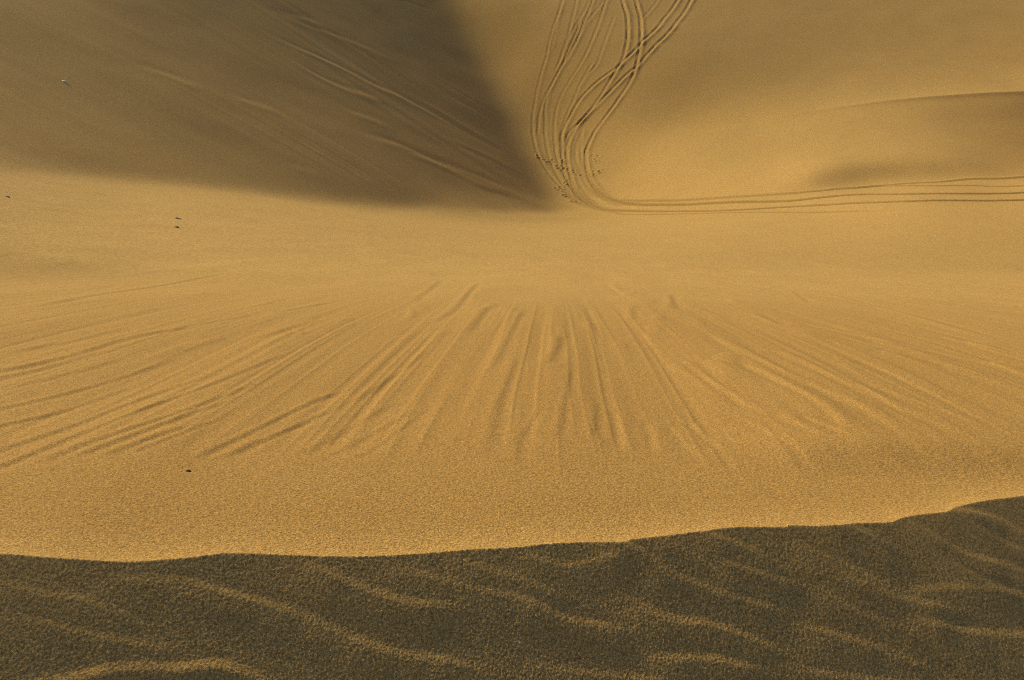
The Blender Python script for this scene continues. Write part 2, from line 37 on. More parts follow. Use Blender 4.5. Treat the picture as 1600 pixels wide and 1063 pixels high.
[-2937,-71,-72,-74,-52,-63,-64,-64,-65,-66,-66,-67,-69,-70,-71,-72,-73,-75,-76,-78,-79,-80,-82,-83,-85,-86,-88,-89,-91,-93,-94,-96,-97,-99,-100,-102,-103,-106,-106,-109,-111,-112,-115,-117,-118,-121,-123,-125,-128,-130,-132,-134,-136,-139,-140,-143,-145,-147,-149,-152,-152,-153,-151,-147,-142,-133,-121,-110,-101,-91,-84,-80,-75,-73,-70,-68,-63,-60,-56,-52,-47,-44,-41,-36,-33,-28,-23,-16,-11,-5,2,8,12,15,18,20,21,23,25,26,24,10,0,0,-1,3,9,14,16,17,16,17,15,15,13,13,12,11,10,9,9,8,7,7,6,5,5,5,4,4,3,3,3,2,2,2,2,1,2,1,1,1,0,1,0,0],
[-2970,-72,-73,-74,-57,-66,-67,-67,-67,-68,-68,-70,-70,-72,-72,-74,-75,-77,-78,-79,-81,-83,-84,-85,-87,-89,-90,-92,-93,-96,-97,-98,-101,-102,-103,-106,-107,-108,-111,-112,-113,-116,-118,-119,-122,-124,-126,-128,-131,-133,-135,-138,-140,-142,-145,-147,-150,-152,-154,-156,-158,-160,-162,-162,-160,-156,-146,-134,-120,-107,-98,-89,-82,-77,-74,-71,-67,-65,-60,-55,-50,-44,-41,-38,-34,-30,-26,-20,-14,-7,-1,7,13,18,23,25,27,28,30,31,33,32,28,21,11,6,13,19,21,23,21,22,19,19,18,16,15,15,13,12,11,10,10,8,8,7,7,6,5,5,4,4,4,3,2,3,2,2,2,1,2,1,1,0,1,0],
[-3003,-72,-74,-75,-61,-69,-70,-69,-70,-71,-71,-71,-73,-73,-75,-75,-77,-78,-80,-81,-82,-85,-85,-88,-89,-90,-93,-94,-95,-98,-99,-101,-103,-105,-106,-108,-111,-111,-114,-116,-117,-119,-121,-123,-125,-128,-129,-132,-134,-136,-139,-141,-143,-146,-149,-151,-154,-156,-158,-161,-164,-166,-168,-170,-171,-171,-168,-162,-149,-131,-114,-100,-91,-84,-78,-74,-71,-67,-64,-60,-54,-47,-42,-36,-34,-30,-26,-21,-16,-10,-4,4,12,19,26,30,32,34,34,35,37,39,42,39,29,19,21,25,28,28,27,25,25,23,21,20,19,17,16,15,14,12,12,10,10,9,8,7,6,6,6,5,4,4,3,3,3,2,2,2,2,1,1,1,1,0],
[-3035,-73,-74,-76,-65,-73,-72,-72,-73,-72,-73,-74,-75,-75,-76,-78,-78,-80,-81,-83,-84,-86,-87,-90,-90,-93,-94,-96,-98,-99,-101,-103,-105,-107,-109,-111,-112,-115,-117,-118,-120,-123,-124,-126,-129,-130,-133,-135,-137,-140,-142,-145,-147,-150,-152,-155,-158,-160,-163,-165,-168,-170,-173,-176,-178,-180,-179,-179,-174,-164,-147,-122,-104,-91,-83,-77,-73,-69,-67,-62,-58,-52,-45,-38,-33,-28,-25,-21,-16,-11,-4,1,10,19,27,33,37,38,40,39,39,42,44,46,44,36,32,34,34,33,32,30,28,27,25,24,22,20,19,17,17,14,14,12,12,10,10,8,8,7,6,6,5,5,4,3,3,3,3,2,2,1,1,1,1,0],
[-3066,-74,-75,-76,-70,-74,-75,-76,-75,-75,-75,-76,-76,-77,-78,-79,-81,-81,-83,-84,-86,-87,-89,-91,-92,-94,-96,-98,-99,-102,-103,-105,-107,-109,-111,-113,-115,-117,-119,-121,-123,-126,-127,-130,-131,-134,-136,-138,-141,-142,-146,-147,-151,-152,-156,-158,-162,-164,-166,-170,-172,-175,-177,-180,-183,-185,-187,-188,-187,-184,-175,-160,-134,-109,-92,-81,-74,-70,-67,-64,-60,-56,-49,-42,-34,-29,-23,-20,-15,-10,-4,2,9,17,27,35,40,43,44,43,43,43,44,48,50,49,44,42,39,38,36,34,32,30,29,26,25,24,21,20,18,17,16,14,13,12,11,10,9,8,7,6,6,5,5,4,4,3,3,2,3,1,2,1,1,0],
[-3097,-74,-76,-77,-73,-77,-77,-78,-78,-78,-78,-78,-78,-79,-79,-81,-82,-83,-84,-85,-88,-88,-91,-92,-94,-95,-98,-99,-101,-103,-105,-107,-109,-111,-113,-115,-117,-120,-121,-124,-125,-128,-131,-132,-135,-136,-140,-141,-144,-146,-149,-151,-154,-156,-159,-161,-164,-167,-170,-173,-176,-179,-181,-184,-187,-189,-192,-194,-196,-195,-192,-185,-169,-143,-115,-91,-78,-71,-66,-63,-60,-57,-52,-45,-38,-31,-24,-19,-14,-8,-2,3,9,16,27,36,42,45,47,48,46,44,46,47,52,54,53,49,45,42,39,37,34,33,31,30,27,26,24,22,21,19,17,16,14,14,12,11,10,9,8,7,6,6,5,5,4,4,3,3,2,2,2,1,1,0],
[-3127,-75,-76,-78,-75,-79,-79,-80,-81,-80,-81,-81,-81,-81,-81,-83,-83,-84,-86,-87,-88,-90,-92,-94,-95,-97,-99,-101,-102,-104,-107,-108,-111,-113,-114,-117,-120,-121,-124,-125,-129,-130,-133,-135,-137,-140,-142,-145,-147,-149,-152,-155,-157,-160,-162,-165,-168,-170,-173,-176,-179,-182,-185,-188,-190,-194,-196,-198,-201,-202,-203,-200,-193,-176,-150,-116,-89,-73,-66,-61,-59,-56,-52,-47,-40,-32,-26,-20,-14,-7,-1,6,10,16,25,35,43,48,49,49,48,47,47,47,52,55,57,56,49,44,41,39,36,34,33,32,29,28,26,25,22,21,19,17,16,15,13,12,11,10,8,8,7,7,6,5,4,4,4,3,2,2,2,1,1,1],
[-3157,-75,-77,-78,-77,-80,-81,-82,-82,-83,-83,-84,-84,-84,-83,-85,-85,-86,-87,-88,-90,-92,-93,-95,-96,-99,-100,-102,-104,-106,-108,-110,-112,-114,-116,-119,-121,-123,-126,-127,-131,-132,-135,-138,-140,-142,-145,-147,-150,-153,-155,-157,-161,-163,-165,-169,-171,-174,-177,-180,-182,-185,-188,-191,-194,-197,-200,-203,-205,-207,-209,-209,-207,-199,-182,-153,-114,-83,-67,-59,-57,-54,-51,-46,-41,-34,-26,-20,-14,-8,0,8,12,18,23,32,41,48,50,50,48,47,48,48,52,56,58,60,53,46,41,38,37,35,34,32,31,30,27,26,24,23,20,19,17,15,15,13,11,11,9,9,8,7,6,5,5,4,4,3,3,2,2,2,1,0],
[-3186,-76,-77,-79,-78,-80,-82,-83,-84,-85,-85,-86,-86,-87,-86,-87,-87,-88,-89,-91,-91,-93,-95,-96,-99,-100,-101,-104,-106,-107,-109,-111,-114,-115,-118,-120,-122,-125,-127,-130,-132,-134,-137,-140,-142,-144,-148,-149,-153,-155,-158,-161,-163,-166,-169,-171,-175,-177,-180,-183,-186,-189,-192,-194,-198,-200,-204,-206,-210,-212,-214,-216,-215,-212,-204,-184,-149,-106,-75,-60,-55,-52,-49,-45,-41,-35,-27,-20,-13,-8,0,7,15,20,25,29,36,44,48,50,49,46,45,48,52,56,60,61,59,49,40,35,34,35,33,33,32,31,28,27,26,23,22,19,18,17,15,14,12,11,10,9,9,7,6,6,5,5,4,3,3,3,2,1,1,1],
[-3214,-76,-78,-80,-78,-81,-83,-84,-85,-86,-87,-87,-88,-89,-88,-90,-89,-90,-92,-92,-93,-95,-97,-98,-100,-102,-103,-105,-108,-109,-110,-113,-115,-117,-119,-121,-124,-126,-129,-131,-133,-136,-139,-141,-144,-146,-149,-152,-155,-157,-161,-163,-165,-169,-172,-174,-177,-181,-183,-186,-189,-192,-195,-199,-201,-204,-207,-211,-213,-216,-219,-221,-222,-222,-217,-206,-182,-139,-94,-66,-55,-50,-48,-45,-40,-35,-28,-20,-13,-8,0,6,15,22,26,29,33,38,44,46,47,46,44,46,50,54,59,61,62,56,43,31,29,32,32,32,32,30,30,27,26,24,23,20,19,17,16,14,13,12,10,10,8,8,7,6,5,5,4,4,3,2,2,2,1,0],
[-3242,-76,-79,-80,-78,-82,-84,-84,-86,-86,-88,-89,-89,-90,-91,-91,-92,-93,-93,-94,-95,-97,-98,-100,-102,-104,-105,-107,-109,-111,-113,-114,-116,-119,-120,-123,-125,-127,-130,-133,-135,-137,-140,-143,-145,-148,-151,-153,-157,-159,-162,-165,-168,-171,-174,-177,-179,-183,-186,-189,-192,-195,-199,-201,-205,-207,-211,-214,-218,-220,-223,-225,-228,-229,-228,-221,-206,-172,-124,-80,-58,-51,-48,-45,-40,-35,-30,-22,-14,-7,0,6,13,21,26,29,32,35,37,40,42,43,45,45,48,51,55,59,60,61,48,31,25,28,30,30,30,30,29,27,27,24,23,21,19,18,16,15,13,12,11,9,9,8,7,6,6,4,5,3,4,2,2,2,1,1],
[-3268,-78,-79,-81,-78,-83,-83,-85,-86,-87,-89,-89,-91,-91,-92,-93,-94,-94,-95,-96,-98,-99,-100,-102,-104,-105,-107,-109,-111,-113,-114,-116,-118,-120,-122,-124,-126,-129,-131,-134,-136,-139,-141,-144,-147,-150,-152,-155,-158,-161,-164,-166,-170,-173,-175,-179,-182,-185,-189,-191,-195,-198,-201,-205,-208,-211,-214,-218,-221,-224,-227,-230,-232,-234,-235,-232,-224,-201,-157,-103,-67,-53,-48,-46,-42,-36,-31,-26,-17,-8,0,6,12,18,23,26,30,32,34,34,35,37,42,46,48,50,51,54,56,58,52,36,25,24,26,27,28,27,28,26,26,24,23,21,19,18,16,15,14,12,11,10,9,8,7,6,5,5,5,3,4,2,3,1,1,1],
[-3295,-78,-79,-81,-79,-83,-84,-85,-87,-87,-89,-90,-91,-92,-93,-95,-95,-96,-97,-98,-100,-100,-103,-104,-105,-108,-109,-111,-113,-114,-117,-117,-120,-121,-123,-125,-128,-130,-132,-135,-138,-140,-143,-145,-149,-150,-154,-157,-159,-163,-165,-168,-172,-174,-178,-180,-184,-188,-190,-194,-197,-201,-204,-207,-211,-214,-218,-221,-224,-228,-231,-234,-237,-240,-240,-240,-235,-223,-189,-135,-84,-58,-49,-46,-44,-38,-33,-27,-22,-12,-3,6,12,15,18,21,25,27,29,31,29,31,36,43,47,50,50,49,51,53,52,45,30,20,20,22,23,24,25,24,25,23,22,20,20,17,17,14,14,12,11,10,9,8,7,6,6,5,4,4,3,3,2,1,1,1],
[-3320,-79,-80,-82,-78,-83,-84,-86,-87,-88,-89,-90,-92,-93,-94,-95,-96,-98,-99,-100,-101,-103,-104,-106,-108,-109,-112,-113,-115,-117,-117,-120,-121,-123,-124,-127,-128,-131,-134,-136,-139,-142,-144,-146,-150,-152,-155,-158,-161,-164,-167,-170,-173,-176,-180,-182,-186,-189,-193,-196,-199,-203,-207,-210,-213,-217,-221,-224,-228,-231,-235,-239,-242,-244,-246,-246,-244,-237,-216,-170,-111,-68,-52,-47,-45,-41,-35,-29,-24,-17,-7,3,11,12,14,15,17,20,24,25,25,26,30,37,43,48,49,47,46,47,49,49,39,24,14,14,17,18,21,21,22,21,21,19,19,17,16,15,13,12,11,9,9,8,7,6,5,5,5,3,3,3,2,2,1,0],
[-3345,-79,-81,-82,-78,-84,-84,-86,-87,-89,-89,-91,-92,-94,-94,-96,-98,-98,-100,-102,-103,-104,-106,-108,-110,-111,-114,-116,-117,-119,-120,-121,-123,-124,-126,-128,-130,-132,-135,-137,-140,-143,-145,-148,-151,-154,-156,-160,-162,-166,-168,-172,-174,-178,-181,-185,-188,-191,-194,-199,-201,-206,-208,-213,-216,-220,-224,-227,-231,-234,-239,-242,-246,-249,-251,-253,-252,-247,-234,-203,-145,-88,-57,-49,-47,-44,-39,-32,-26,-20,-10,-1,7,10,9,9,10,12,16,18,20,22,24,30,37,44,45,45,42,42,44,45,44,34,17,8,7,12,14,16,18,19,18,19,17,16,15,14,13,12,10,9,9,7,7,6,6,4,4,4,3,3,2,1,1,1],
[-3369,-80,-81,-83,-78,-83,-85,-86,-88,-89,-90,-91,-93,-94,-95,-97,-98,-100,-101,-103,-104,-106,-107,-110,-111,-114,-115,-118,-119,-121,-123,-123,-125,-126,-127,-130,-131,-133,-136,-139,-141,-144,-147,-150,-152,-155,-158,-161,-164,-167,-170,-173,-176,-180,-183,-186,-190,-193,-197,-200,-204,-208,-211,-215,-219,-222,-227,-230,-234,-238,-241,-246,-249,-253,-256,-259,-259,-257,-249,-226,-180,-116,-71,-53,-48,-47,-44,-37,-29,-22,-14,-5,1,6,5,4,3,5,7,10,13,16,18,23,30,36,40,41,38,38,39,40,42,39,28,10,0,1,6,10,13,15,16,15,16,15,14,13,12,11,10,9,8,7,6,6,5,5,4,3,3,2,2,2,1,0],
[-3393,-80,-81,-79,-82,-84,-86,-86,-88,-89,-91,-92,-93,-95,-96,-97,-99,-101,-102,-104,-105,-107,-109,-111,-113,-115,-117,-120,-121,-123,-125,-126,-126,-128,-130,-131,-132,-135,-138,-140,-142,-145,-148,-151,-154,-156,-160,-162,-166,-168,-172,-175,-178,-182,-185,-188,-192,-195,-199,-202,-206,-210,-214,-217,-222,-225,-229,-233,-237,-241,-245,-249,-253,-256,-261,-263,-265,-265,-261,-246,-211,-150,-90,-61,-52,-49,-48,-42,-34,-25,-18,-12,-5,-1,0,-1,-2,-2,-1,1,5,9,13,16,20,27,31,34,33,33,34,35,37,37,35,22,2,-7,-5,2,7,10,11,13,13,13,12,12,11,10,9,9,7,7,6,5,5,4,4,3,3,2,2,2,1,0],
[-3416,-80,-82,-84,-78,-84,-86,-87,-88,-90,-91,-92,-94,-96,-96,-99,-100,-101,-103,-105,-106,-109,-110,-112,-114,-116,-119,-121,-123,-125,-127,-128,-129,-130,-131,-133,-134,-137,-138,-142,-143,-147,-149,-153,-155,-158,-161,-164,-167,-170,-173,-177,-180,-183,-187,-190,-194,-197,-201,-205,-208,-213,-216,-220,-223,-228,-232,-236,-240,-245,-248,-252,-257,-261,-264,-267,-270,-270,-270,-261,-239,-186,-118,-73,-57,-53,-50,-47,-39,-30,-23,-18,-13,-10,-7,-7,-7,-8,-7,-7,-4,1,6,9,13,16,19,23,25,27,27,29,30,32,32,29,16,-5,-12,-8,-1,3,7,8,10,11,10,10,10,9,9,7,7,6,6,5,4,4,4,3,2,2,2,1,1,1],
[-3438,-81,-82,-84,-79,-84,-86,-88,-89,-90,-92,-93,-94,-96,-98,-99,-101,-102,-104,-106,-107,-110,-111,-113,-115,-118,-120,-122,-125,-126,-129,-130,-131,-132,-133,-135,-136,-138,-140,-143,-145,-148,-151,-154,-156,-160,-162,-165,-169,-172,-175,-178,-182,-185,-189,-192,-195,-200,-203,-207,-211,-214,-219,-222,-227,-230,-235,-239,-243,-247,-252,-256,-260,-265,-268,-272,-274,-276,-276,-271,-259,-221,-154,-93,-65,-57,-53,-50,-44,-37,-29,-25,-21,-19,-16,-15,-14,-13,-14,-12,-11,-7,-3,1,5,8,8,11,14,15,18,21,22,24,25,26,23,9,-9,-14,-9,-4,0,3,6,7,9,8,8,8,8,7,6,6,5,5,4,3,4,2,3,2,1,2,0,1],
[-3459,-82,-83,-84,-79,-85,-87,-88,-89,-91,-92,-94,-95,-97,-98,-100,-102,-103,-105,-107,-108,-111,-112,-114,-116,-119,-121,-123,-126,-128,-130,-132,-133,-134,-135,-137,-138,-139,-142,-144,-147,-149,-153,-155,-158,-161,-164,-167,-170,-173,-177,-180,-183,-187,-191,-194,-197,-202,-205,-209,-213,-217,-221,-225,-229,-233,-238,-241,-246,-250,-255,-259,-264,-268,-273,-276,-280,-281,-282,-280,-271,-248,-194,-123,-78,-62,-57,-54,-49,-43,-36,-33,-30,-27,-26,-24,-22,-21,-21,-18,-17,-15,-10,-7,-4,-2,0,0,1,3,6,9,12,14,16,18,19,16,4,-8,-9,-13,-10,-4,1,5,5,7,7,6,7,6,6,6,5,4,4,4,3,3,2,2,2,1,1,0],
[-3480,-82,-83,-85,-80,-85,-87,-89,-90,-91,-93,-95,-96,-97,-100,-100,-103,-104,-106,-107,-110,-111,-113,-115,-118,-119,-122,-124,-128,-129,-131,-134,-135,-136,-137,-138,-140,-141,-143,-146,-148,-151,-154,-156,-159,-163,-165,-169,-172,-175,-178,-182,-185,-189,-192,-196,-199,-204,-207,-211,-215,-219,-223,-228,-232,-236,-240,-244,-249,-254,-257,-263,-267,-271,-276,-280,-284,-287,-289,-287,-282,-267,-228,-162,-100,-70,-62,-57,-54,-48,-45,-40,-39,-36,-36,-34,-32,-31,-28,-27,-25,-22,-18,-15,-12,-11,-10,-9,-9,-9,-7,-3,-1,2,5,6,9,11,10,5,-1,-14,-18,-11,-4,1,3,4,6,6,6,6,6,5,5,5,4,4,4,3,2,2,2,1,1,1],
[-3500,-82,-84,-86,-80,-86,-88,-89,-90,-93,-93,-95,-97,-98,-100,-102,-103,-105,-107,-108,-111,-112,-114,-116,-118,-121,-123,-125,-128,-131,-133,-135,-136,-138,-139,-140,-141,-143,-145,-147,-149,-153,-155,-158,-161,-163,-167,-170,-174,-176,-180,-184,-187,-190,-194,-198,-201,-206,-209,-213,-217,-222,-225,-230,-234,-238,-243,-248,-251,-257,-261,-266,-270,-275,-279,-284,-288,-291,-294,-294,-292,-283,-255,-200,-131,-86,-68,-61,-58,-54,-51,-49,-47,-46,-45,-44,-43,-41,-38,-36,-34,-32,-27,-24,-22,-19,-20,-18,-18,-18,-17,-15,-13,-9,-8,-6,-3,-1,2,5,4,-6,-14,-14,-8,-3,0,3,4,5,6,7,6,7,6,6,6,4,4,4,3,3,2,2,1,0],
[-3520,-82,-84,-86,-81,-87,-88,-90,-91,-93,-94,-96,-97,-99,-101,-102,-104,-106,-108,-109,-112,-113,-115,-117,-119,-121,-124,-127,-129,-131,-134,-137,-138,-140,-141,-142,-143,-145,-145,-149,-151,-153,-157,-159,-163,-165,-168,-172,-175,-178,-182,-185,-188,-192,-196,-200,-203,-207,-211,-216,-219,-224,-227,-232,-237,-241,-245,-250,-254,-259,-264,-269,-274,-279,-283,-287,-292,-295,-298,-300,-300,-294,-279,-236,-169,-108,-79,-67,-62,-59,-58,-56,-56,-54,-53,-54,-53,-52,-50,-46,-44,-42,-38,-34,-32,-29,-29,-29,-27,-26,-25,-24,-22,-20,-18,-17,-15,-12,-10,-6,-3,-2,-7,-11,-8,-6,-3,0,3,6,7,8,9,9,9,8,7,7,6,5,4,4,3,2,2,0],
[-3538,-83,-85,-86,-82,-87,-89,-90,-92,-93,-95,-96,-98,-100,-101,-104,-104,-107,-109,-110,-112,-114,-116,-118,-121,-122,-125,-127,-130,-132,-136,-138,-139,-142,-144,-144,-145,-146,-148,-149,-152,-155,-158,-161,-164,-167,-170,-173,-176,-180,-183,-187,-190,-194,-197,-202,-205,-209,-213,-217,-222,-225,-230,-235,-238,-243,-248,-252,-257,-262,-266,-272,-277,-282,-287,-291,-296,-300,-303,-306,-305,-303,-294,-268,-212,-140,-95,-75,-67,-65,-64,-63,-64,-63,-61,-61,-62,-62,-62,-58,-56,-52,-49,-45,-42,-40,-39,-39,-38,-36,-34,-32,-29,-28,-27,-25,-25,-22,-20,-16,-12,-9,-7,-8,-7,-8,-6,-1,3,6,10,12,13,14,13,12,11,11,8,8,6,6,4,3,3,1],
[-3556,-83,-85,-87,-83,-87,-90,-90,-93,-93,-96,-97,-99,-100,-102,-104,-105,-108,-109,-111,-113,-115,-118,-119,-121,-123,-126,-128,-131,-133,-137,-139,-141,-144,-145,-146,-148,-148,-150,-151,-153,-157,-159,-162,-166,-168,-172,-174,-178,-181,-185,-189,-191,-196,-199,-203,-207,-211,-215,-219,-224,-227,-232,-237,-241,-245,-250,-255,-259,-264,-269,-274,-280,-284,-290,-295,-300,-305,-308,-312,-312,-312,-305,-290,-250,-183,-120,-87,-75,-71,-70,-70,-72,-71,-71,-69,-69,-70,-70,-70,-68,-66,-61,-56,-53,-51,-49,-49,-49,-47,-44,-42,-38,-37,-34,-33,-32,-31,-28,-24,-20,-16,-13,-9,-8,-8,-6,-2,3,10,14,18,21,21,21,19,17,16,13,12,10,8,6,5,3,2],
[-3573,-84,-85,-87,-84,-88,-90,-91,-93,-94,-96,-98,-99,-101,-103,-104,-107,-108,-110,-112,-114,-116,-118,-120,-122,-124,-127,-129,-132,-134,-138,-140,-142,-145,-147,-149,-150,-151,-151,-153,-155,-158,-160,-164,-167,-170,-173,-176,-180,-183,-186,-190,-194,-197,-201,-205,-209,-213,-217,-221,-225,-230,-234,-238,-243,-248,-252,-257,-262,-267,-271,-277,-282,-287,-292,-298,-303,-308,-312,-317,-320,-320,-317,-308,-281,-225,-156,-108,-86,-78,-76,-77,-79,-79,-80,-78,-77,-77,-79,-79,-78,-77,-74,-70,-66,-62,-61,-60,-59,-57,-56,-53,-50,-46,-44,-41,-40,-38,-35,-33,-28,-22,-18,-13,-9,-7,-4,-1,5,14,22,29,32,34,32,30,26,24,20,17,14,12,10,7,5,2],
[-3590,-84,-86,-87,-84,-89,-90,-92,-93,-95,-97,-98,-100,-102,-103,-105,-107,-109,-111,-113,-115,-116,-119,-121,-124,-125,-128,-130,-132,-136,-138,-141,-143,-147,-148,-150,-152,-154,-154,-155,-157,-159,-162,-165,-168,-171,-175,-178,-181,-185,-188,-192,-195,-199,-203,-207,-210,-215,-219,-223,-227,-232,-236,-241,-245,-250,-254,-260,-264,-269,-274,-280,-284,-290,-295,-300,-305,-311,-316,-320,-325,-327,-327,-323,-308,-267,-200,-135,-102,-88,-84,-84,-85,-86,-87,-87,-87,-85,-86,-87,-88,-87,-85,-82,-78,-76,-73,-72,-70,-69,-66,-65,-62,-58,-56,-52,-49,-46,-44,-39,-36,-30,-24,-18,-12,-6,-1,4,11,21,34,44,50,52,50,44,40,34,28,25,21,17,14,10,7,3],
[-3606,-84,-86,-88,-85,-89,-91,-93,-94,-95,-98,-99,-100,-102,-104,-106,-108,-110,-111,-114,-115,-118,-119,-122,-124,-127,-129,-131,-133,-136,-139,-142,-145,-147,-149,-152,-154,-156,-156,-158,-159,-161,-163,-166,-169,-173,-177,-179,-183,-186,-190,-193,-197,-201,-204,-209,-212,-217,-221,-225,-229,-234,-238,-243,-247,-252,-257,-262,-266,-272,-277,-282,-287,-292,-298,-304,-308,-314,-319,-323,-328,-332,-333,-334,-327,-305,-251,-176,-123,-101,-93,-92,-93,-93,-93,-94,-94,-94,-94,-95,-96,-97,-95,-92,-90,-88,-86,-84,-83,-81,-77,-76,-73,-71,-67,-65,-61,-57,-53,-47,-43,-38,-31,-25,-16,-8,1,10,19,32,48,67,78,79,73,65,56,48,40,34,29,23,19,14,9,5],
[-3621,-84,-87,-88,-89,-87,-92,-93,-95,-96,-98,-100,-101,-103,-104,-107,-108,-111,-112,-114,-116,-119,-120,-123,-125,-127,-129,-133,-134,-137,-140,-143,-145,-148,-151,-153,-155,-158,-159,-160,-161,-163,-165,-167,-171,-174,-177,-181,-185,-188,-191,-195,-198,-203,-206,-210,-214,-219,-222,-227,-231,-236,-240,-245,-249,-255,-259,-264,-268,-274,-279,-285,-290,-295,-301,-306,-312,-318,-322,-328,-331,-336,-339,-340,-338,-329,-299,-234,-159,-117,-104,-101,-101,-101,-100,-100,-101,-101,-102,-102,-104,-105,-105,-104,-101,-98,-98,-95,-95,-92,-90,-87,-85,-82,-80,-76,-73,-68,-63,-57,-52,-46,-38,-31,-21,-11,1,14,28,44,66,93,115,117,107,91,77,64,54,45,38,30,25,19,12,6],
[-3635,-85,-87,-88,-90,-88,-92,-94,-96,-97,-98,-100,-102,-104,-106,-107,-109,-111,-113,-115,-117,-119,-121,-123,-126,-128,-130,-133,-136,-138,-141,-143,-146,-149,-152,-154,-156,-159,-161,-163,-164,-165,-167,-169,-171,-176,-178,-183,-186,-189,-193,-196,-201,-203,-208,-212,-216,-220,-224,-229,-233,-237,-242,-247,-252,-256,-261,-266,-271,-276,-282,-286,-292,-298,-303,-310,-315,-320,-327,-331,-337,-341,-344,-347,-346,-343,-329,-290,-218,-149,-117,-110,-109,-110,-108,-107,-107,-109,-110,-111,-111,-112,-113,-113,-112,-110,-108,-107,-104,-103,-101,-99,-96,-94,-91,-88,-84,-79,-73,-67,-60,-53,-46,-36,-26,-13,1,17,37,58,86,121,157,168,150,124,100,83,69,57,47,39,31,24,15,8],
[-3649,-85,-87,-88,-91,-89,-93,-94,-96,-98,-99,-101,-103,-104,-106,-108,-110,-112,-114,-115,-118,-120,-122,-124,-126,-129,-131,-134,-137,-139,-141,-144,-147,-150,-152,-155,-158,-160,-162,-165,-166,-167,-170,-171,-173,-176,-180,-184,-187,-191,-194,-198,-202,-206,-209,-213,-218,-221,-226,-230,-235,-239,-244,-249,-253,-259,-263,-268,-273,-279,-283,-289,-295,-299,-306,-311,-318,-323,-329,-336,-341,-346,-350,-354,-356,-354,-347,-328,-278,-205,-146,-123,-117,-117,-116,-115,-115,-116,-118,-119,-120,-120,-121,-120,-121,-120,-119,-118,-116,-112,-110,-109,-107,-105,-103,-99,-95,-90,-82,-75,-68,-60,-51,-41,-28,-14,3,23,47,76,112,155,203,225,198,158,125,102,84,69,58,47,38,28,19,10],
[-3662,-85,-87,-89,-91,-90,-93,-95,-97,-98,-100,-101,-104,-105,-107,-109,-110,-113,-114,-117,-118,-121,-122,-125,-127,-130,-132,-135,-137,-140,-142,-146,-147,-151,-153,-156,-158,-161,-164,-166,-168,-169,-171,-174,-175,-178,-181,-185,-188,-192,-196,-200,-203,-207,-211,-215,-219,-223,-227,-232,-237,-241,-245,-251,-255,-260,-265,-270,-276,-280,-286,-291,-297,-302,-308,-313,-320,-325,-332,-338,-344,-350,-355,-360,-363,-366,-363,-353,-327,-269,-197,-147,-130,-124,-123,-123,-122,-123,-125,-128,-130,-130,-129,-129,-129,-128,-128,-128,-126,-124,-121,-117,-116,-115,-112,-110,-105,-100,-91,-84,-74,-66,-56,-43,-29,-12,8,32,63,99,145,203,262,282,243,188,148,119,97,81,68,55,45,33,23,11],
[-3674,-86,-87,-89,-91,-91,-93,-96,-97,-99,-100,-102,-104,-106,-108,-109,-112,-113,-115,-117,-120,-121,-124,-125,-128,-131,-132,-136,-138,-141,-143,-146,-149,-151,-155,-156,-160,-162,-164,-167,-169,-171,-173,-175,-178,-179,-183,-186,-189,-194,-197,-201,-204,-209,-213,-216,-221,-224,-230,-233,-238,-243,-247,-252,-257,-262,-267,-272,-277,-283,-288,-293,-299,-305,-310,-316,-322,-327,-334,-340,-347,-352,-358,-364,-369,-373,-375,-373,-361,-327,-265,-195,-151,-136,-130,-129,-129,-130,-133,-135,-138,-139,-140,-139,-139,-136,-136,-135,-135,-134,-131,-128,-125,-123,-121,-119,-115,-108,-100,-90,-81,-70,-59,-44,-28,-7,16,47,83,130,188,263,335,345,281,209,163,132,109,91,77,63,50,38,26,12],
[-3685,-86,-88,-89,-91,-93,-93,-95,-98,-99,-101,-103,-105,-106,-109,-110,-112,-114,-116,-118,-120,-122,-124,-127,-128,-132,-133,-136,-139,-142,-144,-147,-150,-152,-155,-158,-160,-163,-166,-168,-170,-172,-175,-177,-179,-181,-184,-187,-191,-194,-199,-202,-206,-210,-214,-218,-222,-227,-230,-236,-239,-245,-249,-253,-259,-264,-269,-273,-280,-284,-290,-295,-301,-307,-313,-318,-324,-331,-336,-343,-349,-355,-360,-367,-373,-377,-381,-384,-382,-369,-333,-267,-197,-155,-141,-136,-135,-137,-139,-142,-146,-147,-149,-149,-148,-148,-145,-143,-141,-141,-141,-138,-135,-131,-129,-127,-122,-116,-108,-96,-86,-74,-60,-43,-24,1,30,66,113,170,243,335,425,419,305,209,168,139,117,100,83,70,56,42,28,14],
[-3696,-86,-88,-89,-92,-93,-93,-96,-98,-100,-101,-104,-105,-107,-109,-111,-112,-115,-117,-119,-120,-123,-125,-127,-130,-132,-134,-137,-139,-143,-145,-148,-151,-153,-156,-159,-162,-164,-166,-169,-171,-174,-176,-178,-181,-183,-185,-189,-192,-195,-199,-204,-207,-211,-216,-219,-224,-228,-232,-237,-241,-246,-251,-255,-261,-265,-271,-275,-281,-287,-291,-298,-303,-309,-314,-321,-327,-333,-339,-345,-352,-358,-364,-370,-375,-381,-386,-390,-391,-390,-378,-342,-273,-201,-160,-147,-143,-142,-145,-149,-152,-154,-157,-157,-158,-157,-156,-153,-150,-148,-148,-145,-144,-141,-137,-133,-129,-123,-113,-102,-90,-76,-59,-40,-16,13,48,94,151,222,311,420,526,495,309,190,164,142,122,105,90,75,60,46,30,16],
